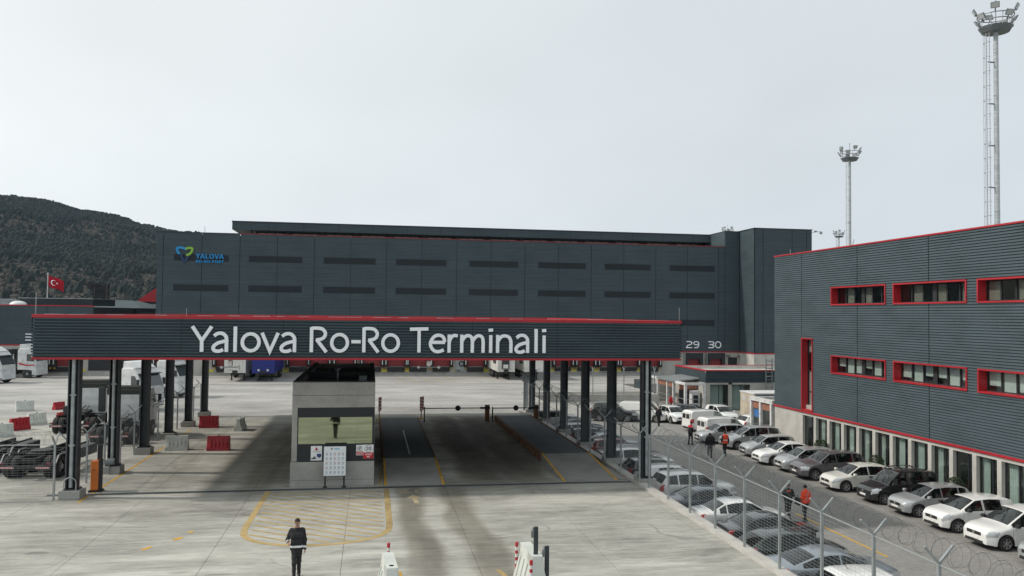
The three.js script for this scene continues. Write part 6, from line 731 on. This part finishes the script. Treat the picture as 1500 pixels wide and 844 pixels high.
function tractor(label, pos, turn, o = {}) {
  const t = thing('tractor_unit', label, 'lorry', pos, turn, 'lorries in the yard'); const paint = tk.white;
  chassis(t, -2.6, 2.6, [[-1.6, true], [2.05, false]]);
  part('coupling_plate', [new THREE.CylinderGeometry(0.48, 0.48, 0.1, 24).translate(-1.5, 1.14, 0), box(-2.0, -1.0, 1.02, 1.1, -0.42, 0.42), prismX([[-0.3, 1.1], [0.3, 1.1], [0.3, 1.18], [-0.3, 1.18]], -2.1, -1.6)], tk.frame, t);
  part('fuel_tank', [rbox(-0.55, 0.75, 0.42, 0.98, 0.62, 1.2, 0.09)], o.tank ? tk.rim : tk.dark, t); part('tool_box', [rbox(-0.5, 0.6, 0.42, 0.98, -1.2, -0.62, 0.04)], tk.dark, t);
  const h = o.roof ? 3.35 : 2.95; const prof = [[0.95, 1.05], [0.95, h - 0.12], [1.1, h], [2.1, h], [2.45, h - 0.35], [2.95, 1.95], [3.0, 0.5], [2.62, 0.42], [2.6, 0.95], [1.5, 1.05]];
  part('cab', prism(prof, -1.2, 1.2, 0.07), paint, t);
  part('windscreen', prism([[2.53, h - 0.42], [2.585, h - 0.42], [3.025, 2.0], [2.965, 2.0]], -1.08, 1.08), tk.glass, t); part('sun_visor', rbox(2.5, 2.85, h - 0.42, h - 0.36, -1.12, 1.12, 0.01), tk.dark, t);
  for (const s of [-1, 1]) { const z = s > 0 ? [1.2, 1.212] : [-1.212, -1.2]; const d = part('door', prism([[1.85, 1.05], [1.85, h - 0.45], [2.38, h - 0.45], [2.86, 1.95], [2.86, 1.1]], z[0], z[1] + (s > 0 ? 0.0 : 0)), paint, t); part('side_window', prism([[1.95, 1.98], [1.95, h - 0.55], [2.32, h - 0.55], [2.76, 1.98]], s > 0 ? 1.213 : -1.225, s > 0 ? 1.225 : -1.213), tk.glass, d); part('handle', rbox(1.95, 2.15, 1.75, 1.8, s > 0 ? 1.213 : -1.24, s > 0 ? 1.24 : -1.213, 0.01), tk.dark, d); part('mirror', [rbox(2.72, 2.86, 2.0, 2.55, s * 1.4 - 0.1, s * 1.4 + 0.1, 0.03), bar([2.7, 2.5, s * 1.15], [2.78, 2.5, s * 1.4], 0.025)], tk.dark, t); part('wheel_arch', new THREE.CylinderGeometry(0.62, 0.62, 0.08, 24, 1, false, 0, Math.PI * 2).rotateX(Math.PI / 2).translate(2.05, 0.6, s * 1.15), tk.dark, t); part('headlight', rbox(2.94, 3.03, 0.72, 0.95, s * 0.9 - 0.2, s * 0.9 + 0.2, 0.03), tk.lamp, t); part('step', rbox(2.4, 2.85, 0.36, 0.42, s > 0 ? 1.0 : -1.22, s > 0 ? 1.22 : -1.0, 0.01), tk.dark, t); if (o.stripe) part('red_stripe', [prism([[1.0, 1.62], [2.0, 1.42], [2.9, 1.5], [2.9, 1.62], [2.0, 1.58], [1.0, 1.82]], s > 0 ? 1.206 : -1.21, s > 0 ? 1.216 : -1.2).translate(0, 0, s * 0.003)], tk.redstripe, t); }
  for (let k = 0; k < 5; k++) part('grille_slat', rbox(2.98, 3.025, 1.05 + k * 0.14, 1.13 + k * 0.14, -0.75, 0.75, 0.01), tk.dark, t); part('front_bumper', rbox(2.7, 3.06, 0.35, 0.66, -1.2, 1.2, 0.05), o.stripe ? paint : tk.dark, t); part('number_plate', box(3.061, 3.068, 0.46, 0.57, -0.26, 0.26), carMat.plate, t);
  // back of the cab: pressed panel ribs, intake duct and air lines
  for (let k = 0; k < 4; k++) part('pressed_rib', rbox(0.925, 0.955, 1.5 + k * 0.3, 1.6 + k * 0.3, -0.75, 0.45, 0.012), paint, t); part('intake_duct', [rbox(0.72, 0.95, 1.1, h - 0.2, 0.7, 1.12, 0.05)], tk.dark, t); part('air_lines', [tube([[0.9, 1.5, 0.1], [0.3, 1.35, 0.15], [-0.4, 1.2, 0.1], [-1.1, 1.2, 0]], 0.03, 24, 6), tube([[0.9, 1.5, -0.1], [0.2, 1.3, -0.2], [-0.5, 1.25, -0.1], [-1.1, 1.2, -0.05]], 0.03, 24, 6), rbox(-0.6, 0.8, 1.05, 1.25, -0.35, 0.35, 0.06)], tk.dark, t);
  if (o.roof) part('roof_fairing', prism([[1.0, h], [1.05, h + 0.5], [1.5, h + 0.45], [2.2, h + 0.05], [2.2, h]], -1.05, 1.05, 0.06), paint, t); if (o.roll) part('rolled_tarpaulin', [bar([1.1, h + 0.12, -1.25], [1.1, h + 0.12, 1.25], 0.17, 12), bar([1.35, h + 0.1, -1.2], [1.35, h + 0.1, 1.2], 0.14, 10), rbox(0.85, 1.25, h - 0.28, h + 0.06, -1.26, 1.26, 0.05)], tk.olive, t);
  if (o.bin) part('side_locker', [rbox(0.0, 0.85, 1.0, 1.55, -1.25, -0.8, 0.03)], tk.dark, t);
  return t;
}
// two tractors parked with their backs to the gate, one side on, two facing the docks
{
  const N = Math.PI / 2; // local +x turned to -z (driving away)
  tractor('white tractor unit with rolled olive tarpaulin beside the gate fence', [pix(187, 590, 'z', -54.75).x, 0, -53.8], N - 0.02, { roll: true });
  tractor('white tractor unit with rolled tarpaulin behind the one at the fence', [pix(129, 590, 'z', -59.5).x, 0, -58.6], N + 0.03, { roll: true, bin: true });
  const a = pix(243, 581, 'y', 0); tractor('clean white tractor unit standing side on before the docks', [a.x - 1.1, 0, a.z], -0.25, { roof: true });
  const b = pix(34, 554, 'y', 0); tractor('white tractor unit with a red stripe near the low warehouse', [b.x - 1.2, 0, b.z - 1.0], -0.18, { roof: true, stripe: true });
  const c = pix(4, 562, 'y', 0); tractor('grey shaded tractor unit next to the red striped one', [c.x - 2.6, 0, c.z - 1], -0.2, { roof: true });
  const d = pix(190, 560, 'y', 0); tractor('white tractor unit with roof fairing parked behind the tarpaulin ones', [-19.6, 0, -70.5], -0.5, { roof: true });
}
{ // bare chassis at the left fence
  const mk = (label, pos, turn) => { const t = thing('truck_chassis', label, 'lorry', pos, turn, 'lorries in the yard'); chassis(t, -2.5, 3.0, [[-1.7, true], [-0.35, true]], {}); part('coupling_plate', [new THREE.CylinderGeometry(0.5, 0.5, 0.1, 24).translate(-1.0, 1.14, 0), box(-1.7, -0.4, 1.02, 1.1, -0.44, 0.44)], tk.frame, t); for (const x of [-1.7, -0.35]) for (const s of [-1, 1]) part('guard_rim', [beam([x - 0.62, 0.72, s * 1.24], [x - 0.3, 1.1, s * 1.24], 0.05, 0.05), beam([x - 0.3, 1.1, s * 1.24], [x + 0.3, 1.1, s * 1.24], 0.05, 0.05)], tk.rim, t); part('air_tank', bar([0.6, 0.75, -0.9], [2.2, 0.75, -0.9], 0.18, 14), tk.dark, t); part('side_locker', rbox(0.7, 2.4, 0.5, 1.0, 0.6, 1.15, 0.04), tk.dark, t); return t; };
  mk('bare black truck chassis with striped rear marker by the gate column', [-15.4, 0, -43.9], Math.PI / 2 - 0.1); mk('bare black truck chassis left of the one by the gate column', [-18.6, 0, -45.2], Math.PI / 2 - 0.08);
}
function trailer(label, px, wid, front, col, o = {}) { // docked box body, nose to the yard
  const xc = px, t = thing('docked_trailer', label, 'trailer', [xc, 0, WZ + 0.75], 0, 'trailers backed onto the docks'), L = front - (WZ + 0.75), w = wid / 2;
  part('box_body', rbox(-w, w, 1.0, 3.9, 0, L, 0.05), col, t); for (let z = 0.6; z < L; z += 1.2) for (const s of [-1, 1]) part('side_rib', box(s * w - 0.012, s * w + 0.012, 1.08, 3.8, z, z + 0.06), col, t);
  for (let k = 0; k < 5; k++) if (o.ribs) part('front_rib', rbox(-w + 0.2 + k * (wid - 0.4) / 5, -w + 0.45 + k * (wid - 0.4) / 5, 1.2, 3.7, L, L + 0.03, 0.01), col, t);
  part('chassis_beam', box(-0.5, 0.5, 0.75, 1.0, 0.3, L - 0.3), tk.frame, t); part('corner_post', [box(-w - 0.01, -w + 0.1, 0.98, 3.92, L - 0.1, L + 0.02), box(w - 0.1, w + 0.01, 0.98, 3.92, L - 0.1, L + 0.02)], o.post || col, t);
  part('headboard_lamp', [disc([-0.5, 1.35, L + 0.04], 0.13, 0.05, 'z', 14), disc([0.5, 1.35, L + 0.04], 0.13, 0.05, 'z', 14)], tk.lamp, t); part('coupling_panel', [box(-0.28, 0.28, 1.02, 1.3, L, L + 0.05)], tk.frame, t); part('king_pin', bar([0, 0.6, L - 0.9], [0, 0.8, L - 0.9], 0.06), tk.frame, t);
  for (const s of [-1, 1]) part('landing_leg', [box(s * 0.7 - 0.07, s * 0.7 + 0.07, 0.06, 0.95, L - 2.4, L - 2.26), box(s * 0.7 - 0.15, s * 0.7 + 0.15, 0, 0.06, L - 2.5, L - 2.16)], tk.frame, t);
  for (const z of [1.5, 2.8]) for (const s of [-1, 1]) { const ww = new THREE.Group(); ww.name = 'wheel'; ww.position.set(s * (w - 0.2), bigWheel.r, z); ww.rotation.y = s * Math.PI / 2; t.add(ww); part('tyre', bigWheel.single, tk.tyre, ww); part('rim', bigWheel.rim, tk.rim, ww); }
  if (o.fridge) { part('cooling_unit', rbox(-0.55, 0.35, 1.4, 2.6, L, L + 0.3, 0.05), tk.dark, t); part('unit_vent', rbox(-0.4, 0.2, 1.45, 1.9, L + 0.3, L + 0.34, 0.02), tk.body, t); } if (o.mark) part('red_mark', rbox(-0.35, -0.05, 2.0, 2.7, L, L + 0.02, 0.06, 2), tk.redstripe, t); if (o.letters) part('side_lettering', [0, 1, 2].map(k => new THREE.TorusGeometry(0.28, 0.07, 5, 16).rotateY(Math.PI / 2).translate(-w - 0.005, 2.2, L - 3.2 + k * 0.8)), tk.dark, t);
}
{
  const X = (px, z) => pix(px, 540, 'z', z).x;
  trailer('white box trailer with mirrors backed onto a dock beside the blue one', X(344, -97), 2.3, -97, tk.body, { ribs: true });
  trailer('royal blue container trailer backed onto a dock', X(385.5, -96.5), 2.45, -96.5, tk.blue, { ribs: true });
  trailer('white refrigerated trailer with a black cooling unit on its nose', X(741.5, -98.5), 2.1, -98.5, tk.body, { fridge: true, letters: true });
  trailer('white box trailer with a red mark behind the gate columns', X(783, -98), 2.4, -98, tk.body, { mark: true, letters: true });
}

// ---------------------------------------------------------------- fences with Y topped posts, wire mesh and razor coils
function fence(label, A, B, n, o = {}) { // from A to B ([x, z] at height y), n bays; arms across the line
  const y0 = o.y ?? 0, h = o.h || 2.35, m = o.m || mat.galv; const t = thing('wire_fence', label, 'fence'); const dx = (B[0] - A[0]) / n, dz = (B[1] - A[1]) / n, L = Math.hypot(dx, dz), ux = dx / L, uz = dz / L, px = -uz, pz = ux;
  for (let i = 0; i <= n; i++) { const x = A[0] + dx * i, z = A[1] + dz * i; const p = part('post', [beam([x, y0, z], [x, y0 + h, z], 0.075, 0.075)], m, t); for (const s of [-1, 1]) part('arm', beam([x, y0 + h - 0.03, z], [x + px * s * 0.36, y0 + h + 0.36, z + pz * s * 0.36], 0.06, 0.045), m, p); }
  for (let i = 0; i < n; i++) { const x = A[0] + dx * i, z = A[1] + dz * i, X = x + dx, Zz = z + dz, w = []; part('top_rail', bar([x, y0 + h - 0.06, z], [X, y0 + h - 0.06, Zz], 0.022, 6), m, t);
    const wireH = (y) => { const g = new THREE.BoxGeometry(0.005, 0.005, L); g.rotateY(Math.atan2(ux, uz)); g.translate((x + X) / 2, y, (z + Zz) / 2); return g; }; const st = o.pitch || 0.1; for (let y = y0 + 0.15; y < y0 + h - 0.1; y += st) w.push(wireH(y)); for (let k = 1; k < L / 0.2; k++) { const q = k * 0.2; w.push(box(x + ux * q - 0.0013, x + ux * q + 0.0013, y0 + 0.12, y0 + h - 0.08, z + uz * q - 0.0013, z + uz * q + 0.0013)); } const wm = part('wire_mesh', w, o.dark ? mat.steel : mat.wire, t); wm.userData.kind = 'stuff'; }
  if (o.coil !== false) { const T = n * L, turns = Math.round(T / 0.3), N = turns * 14, r = 0.27, pos = []; const P2 = k => { const f = k / 14, a = f * 2 * Math.PI, s = f / turns * T, j = 0.03 * Math.sin(f * 1.7); return V(A[0] + ux * (s + 0.13 * Math.sin(a * 0.5)) + px * (Math.cos(a) * (r + j) + (o.off || 0)), y0 + h + 0.22 + Math.sin(a) * (r + j), A[1] + uz * (s + 0.13 * Math.sin(a * 0.5)) + pz * (Math.cos(a) * (r + j) + (o.off || 0))); };
    let a = P2(0); const w = 0.0042; for (let k = 1; k <= N; k++) { const b = P2(k), d = b.clone().sub(a).normalize(), n1 = new THREE.Vector3().crossVectors(d, V(ux, 0, uz)).normalize().multiplyScalar(w), n2 = V(ux, 0, uz).multiplyScalar(w); const q = (c, e, f, g) => pos.push(c.x, c.y, c.z, e.x, e.y, e.z, f.x, f.y, f.z, c.x, c.y, c.z, f.x, f.y, f.z, g.x, g.y, g.z); q(a.clone().add(n1), a.clone().sub(n1), b.clone().sub(n1), b.clone().add(n1)); q(a.clone().add(n2), a.clone().sub(n2), b.clone().sub(n2), b.clone().add(n2)); a = b; }
    const g = new THREE.BufferGeometry(); g.setAttribute('position', new THREE.Float32BufferAttribute(pos, 3)); g.computeVertexNormals(); const c = part('razor_coil', g, o.dark ? mat.steel : mat.galvDark, t); c.userData.kind = 'stuff'; }
  return t;
}
fence('long galvanised fence with razor wire between the yard and the car park', [12.62, -11.8], [12.62, -36.0], 10, { y: 0.13, off: 0.25 });
fence('shaded fence with razor wire along the columns beside the outer weighbridge', [12.45, -36.9], [12.45, -65.9], 10, { y: 0.13, off: 0.2 });
fence('short fence corner topped with razor wire beyond the barriers', [12.45, -66.3], [13.4, -69.5], 4, { y: 0.1 });
fence('far fence on the retaining wall above the parked cars', [15.5, -79.62], [28.4, -79.62], 4, { y: 0.06, coil: false });
fence('dark fence between the columns on the booth side', [-12.75, -38], [-12.75, -66], 11, { coil: false });
fence('fence with razor wire running from the end column past the truck chassis', [-12.9, -37.05], [-30.9, -37.05], 6, {});
{ const p = pix(936, 562, 'z', -79.5); const s = thing('fence_sign', 'small grey panel fixed on the far fence', 'sign', [p.x, p.y, -79.55]); part('panel', rbox(-0.5, 0.5, -0.45, 0.45, 0, 0.03, 0.01), mat.galvDark, s); part('bracket', [box(-0.45, 0.45, -0.3, -0.25, -0.06, 0), box(-0.45, 0.45, 0.25, 0.3, -0.06, 0)], mat.galv, s); }

// ---------------------------------------------------------------- plastic road blocks
const blockGeo = (() => { const L = 0.62, prof = [[-0.26, 0], [-0.26, 0.16], [-0.13, 0.42], [-0.09, 0.78], [0.09, 0.78], [0.13, 0.42], [0.26, 0.16], [0.26, 0]]; const body = prism(prof, -L, L, 0.02).rotateY(Math.PI / 2); const ribs = []; for (let k = -2; k <= 2; k++) for (const s of [-1, 1]) ribs.push(beam([k * 0.21, 0.2, s * 0.25], [k * 0.21, 0.66, s * 0.125], 0.09, 0.05)); return { body: ready(body), ribs: ribs.map(r => ready(r)), cap: ready([rbox(-0.07, 0.07, 0.77, 0.83, -0.05, 0.05, 0.02)]), feet: ready([box(-0.45, -0.25, 0, 0.07, -0.265, 0.265), box(0.25, 0.45, 0, 0.07, -0.265, 0.265)]) }; })();
const mBlockW = P([0.62, 0.65, 0.61], 0.45, 0, { map: tDirt }), mBlockR = P([0.4, 0.02, 0.03], 0.45, 0, { map: tDirt });
function block(label, px, py, turn, red, s = 1) { const p = px < 90 && py === undefined ? null : pix(px, py, 'y', 0); const t = thing('road_block', label, 'road block', [p.x, 0.002, p.z], turn, 'plastic road blocks'); const m = red ? mBlockR : mBlockW; t.scale.setScalar(s); part('block_body', blockGeo.body, m, t); for (const r of blockGeo.ribs) part('rib', r, m, t); part('filler_cap', blockGeo.cap, mat.char, t); part('foot_recess', blockGeo.feet, mat.black, t); }
block('white ribbed plastic road block beside a red one under the canopy', 259, 659, 0.03, false); block('red plastic road block beside the white one under the canopy', 320, 659.5, -0.02, true); block('red plastic road block at the foot of a far column', 306, 626.5, 0, true); block('white plastic road block standing end on in the booth lane', 352, 630, 1.45, false);
block('red plastic road block in the open yard past the chassis', 28, 630, 0.95, true); block('white plastic road block beside the red one in the open yard', 53, 622, 0.9, false); block('white plastic road block further off in the open yard', 36, 602, 0.5, false); block('red plastic road block standing behind a tractor unit', 86, 600, 1.0, true, 0.75); block('second red plastic road block behind the tractor unit', 89, 614, 1.25, true, 0.62); block('white plastic road block at the open left side of the yard', 2, 640, 0.6, false);
{ // tall white lane dividers with striped flexible posts
  const mk = (label, x, z, turn) => { const t = thing('lane_divider', label, 'road block', [x, 0.002, z], turn, 'white lane dividers'); const body = prism([[-0.33, 0], [-0.33, 0.1], [-0.16, 0.75], [-0.13, 1.05], [0.13, 1.05], [0.16, 0.75], [0.33, 0.1], [0.33, 0]], -0.75, 0.75, 0.03); part('divider_body', body, mBlockW, t); for (const s of [-1, 1]) for (let k = -1; k <= 1; k++) part('rib', beam([s * 0.315, 0.15, k * 0.42], [s * 0.165, 0.78, k * 0.42], 0.05, 0.12), mBlockW, t); part('filler_cap', disc([0, 1.06, 0.55], 0.07, 0.04, 'y', 16), mat.galvDark, t); part('end_socket', [rbox(0.02, 0.2, 0.1, 0.35, 0.74, 0.78, 0.01)], mat.white, t); };
  mk('white plastic lane divider with a striped post behind it, in line with the booth weighbridge', 0.62, -23.2, 0.06); mk('white plastic lane divider beside two dark steel posts', 4.72, -23.75, 0.05);
  const fp = (label, x, z) => { const t = thing('striped_post', label, 'bollard', [x, 0.002, z], 0, 'red and white flexible posts'); part('base', new THREE.CylinderGeometry(0.07, 0.12, 0.06, 16).translate(0, 0.03, 0), mBlockR, t); for (let k = 0; k < 7; k++) part('band', new THREE.CylinderGeometry(0.045, 0.045, k < 1 ? 0.4 : 0.1, 14).translate(0, k < 1 ? 0.25 : 0.4 + k * 0.1, 0), k % 2 ? mat.white : mBlockR, t); part('cap', new THREE.SphereGeometry(0.052, 12, 8).translate(0, 1.05, 0), mBlockR, t); return t; };
  fp('red and white striped post behind the lone white divider', 0.62, -24.85); fp('red and white striped post at the head of the divider by the steel posts', 4.42, -24.45); fp('red and white striped post at the foot of the divider by the steel posts', 4.5, -22.6);
  const sp = (label, x, z, h) => { const t = thing('steel_post', label, 'post', [x, 0.002, z], 0); part('post', rbox(-0.06, 0.06, 0, h, -0.05, 0.05, 0.01), mat.steel, t); part('reader_head', [rbox(-0.14, -0.06, h - 0.3, h - 0.1, -0.06, 0.06, 0.02), rbox(-0.1, -0.06, h - 0.16, h - 0.02, -0.04, 0.04, 0.01)], mat.galvDark, t); part('foot_plate', box(-0.14, 0.14, 0, 0.02, -0.14, 0.14), mat.steel, t); };
  const a = pix(781, 900, 'y', 0), h1 = (z, py) => pix(781, py, 'z', z).y; sp('tall dark steel card reader post beside the white divider', 4.75, -23.2, pix(781, 772, 'z', -23.2).y); sp('shorter dark steel card reader post next to the tall one', 5.12, -23.4, pix(800, 800, 'z', -23.4).y);
}
// ---------------------------------------------------------------- boom barriers, striped plates, cabinet, hanging cameras
{
  const boom = (label, xa, xb, z, left) => { const t = thing('boom_barrier', label, 'barrier', [xb, 0, z]); const L = xb - xa; part('cabinet', rbox(-0.2, 0.12, 0.004, 1.15, -0.18, 0.18, 0.03), mat.rust, t); part('cabinet_top', rbox(-0.22, 0.14, 1.15, 1.2, -0.2, 0.2, 0.02), mat.char, t); part('boom', rbox(-L, 0, 0.98, 1.05, 0.2, 0.26, 0.01), mat.char, t); part('counterweight', rbox(-0.6, 0.15, 0.94, 1.09, 0.18, 0.28, 0.02), mat.char, t); part('stop_disc', disc([-L * 0.48, 1.02, 0.29], 0.2, 0.03, 'z', 20), mat.black, t); part('rest_post', [box(-L - 0.04, -L + 0.04, 0.004, 1.12, 0.19, 0.27)], mat.char, t); };
  boom('black boom barrier with round plate across the middle lane', 3.95, 8.65, -60.6); boom('black boom barrier with round plate over the outer weighbridge', 8.95, 12.3, -60.4);
  const chev = canvas(64, 160, (c, w, h) => { c.fillStyle = '#e0dcd8'; c.fillRect(0, 0, w, h); c.fillStyle = '#b3131f'; for (let k = -1; k < 6; k++) { c.beginPath(); c.moveTo(0, k * 36); c.lineTo(64, k * 36 + 22); c.lineTo(64, k * 36 + 42); c.lineTo(0, k * 36 + 20); c.fill(); } });
  const plate = (label, x, z, turn) => { const t = thing('striped_plate', label, 'sign', [x, 0.002, z], turn); printed('plate', 0.55, 1.05, 0.02, chev, t, [0, 1.15, 0.04]); part('stand', [box(-0.04, 0.04, 0, 1.5, -0.04, 0.015), rbox(-0.2, 0.2, 0, 0.06, -0.2, 0.2, 0.02)], mat.yellow, t); };
  plate('red and white striped plate beside the booth corner', 0.72, -62.2, 1.15); plate('red and white striped plate at the end of the weighbridge by the booth', 3.85, -62.4, 0.95);
  const oc = thing('orange_cabinet', 'orange barrier cabinet with black sides at the foot of the end column', 'cabinet', [-11.72, 0, -38.6], 0); part('cabinet_body', rbox(-0.2, 0.13, 0.08, 1.35, -0.18, 0.18, 0.03), mat.orange, oc); part('black_side', rbox(0.13, 0.2, 0.08, 1.4, -0.19, 0.19, 0.02), mat.black, oc); part('base', box(-0.26, 0.26, 0, 0.08, -0.24, 0.24), mat.black, oc); part('boom_arm', [rbox(-0.06, 0.16, 1.0, 2.0, -0.28, -0.19, 0.04)], mat.black, oc); part('badge', box(-0.12, 0.02, 0.95, 0.98, 0.18, 0.186), mat.black, oc);
  const cam = (label, px, py, half) => { const p = pix(px, py, 'z', -37.5), t = thing('hanging_camera', label, 'camera', [p.x, p.y, -37.5], 0, 'cameras hanging from the canopy edge'); part('drop_pole', bar([0, 0, 0], [0, 5.93 - p.y, 0], 0.025, 8), mat.galv, t); part('cross_bar', bar([-half, 0, 0], [half, 0, 0], 0.025, 8), mat.galv, t); part('end_globe', new THREE.SphereGeometry(0.07, 14, 10).translate(-half, 0, 0), mat.white, t); part('end_globe', new THREE.SphereGeometry(0.07, 14, 10).translate(half, 0, 0), mat.white, t); part('camera_housing', [rbox(-0.1, 0.1, 0.05, 0.3, -0.12, 0.12, 0.04)], mat.white, t); };
  cam('white security camera on a cross bar over the weighbridge lanes', 628, 538, 0.46); cam('white security camera on a cross bar left of the booth', 337, 538, 0.36);
}
{ // clipped shrubs in pots before the glazing, green bush by the van, drone-like lamp over dock
  const leafM = M([0.035, 0.055, 0.025], 0.9); const shrub = (label, x, z, r) => { const t = thing('potted_shrub', label, 'shrub', [x, LOT, z], 0, 'clipped shrubs before the office'); part('pot', new THREE.CylinderGeometry(0.26, 0.2, 0.45, 18).translate(0, 0.225, 0), mat.char, t); part('stem', bar([0, 0.4, 0], [0, 0.8, 0], 0.03), M([0.09, 0.06, 0.04], 0.9), t); const q = rng(Math.round(-z * 10)), g = []; for (let i = 0; i < 900; i++) { const u = q() * 2 - 1, a = q() * 6.28, R = r * (0.6 + 0.45 * Math.cbrt(q())); const s = Math.sqrt(1 - u * u); const l = new THREE.PlaneGeometry(0.07, 0.045); l.rotateX(q() * 6); l.rotateY(q() * 6); l.translate(R * s * Math.cos(a), 0.75 + r + R * u, R * s * Math.sin(a)); g.push(l); } part('foliage', g, leafM, t); };
  shrub('round clipped shrub in a pot beyond the white saloon', 30.25, -51.6, 0.42); shrub('round clipped shrub in a pot behind the purple grey crossover', 30.25, -45.4, 0.42); shrub('round clipped shrub in a pot behind the silver hatchback', 30.25, -38.6, 0.42);
  const b = pix(914, 607, 'z', -77.2); const t = thing('low_bush', 'low green bush on the embankment beside the white van', 'shrub', [b.x, LOT, -76.9]); const q = rng(8), g = []; for (let i = 0; i < 500; i++) { const l = new THREE.PlaneGeometry(0.12, 0.07); l.rotateX(q() * 6); l.rotateY(q() * 6); const a = q() * 6.3, R = Math.sqrt(q()) * 0.8; l.translate(R * Math.cos(a), 0.1 + q() * (0.9 - R * 0.7), R * Math.sin(a) * 0.6); g.push(l); } part('foliage', g, M([0.05, 0.085, 0.03], 0.9), t); part('stem', [bar([0, 0, 0], [0.2, 0.5, 0], 0.03), bar([0, 0, 0], [-0.3, 0.5, 0.1], 0.03)], M([0.09, 0.06, 0.04], 0.9), t);
}

renderer.render(scene, camera);
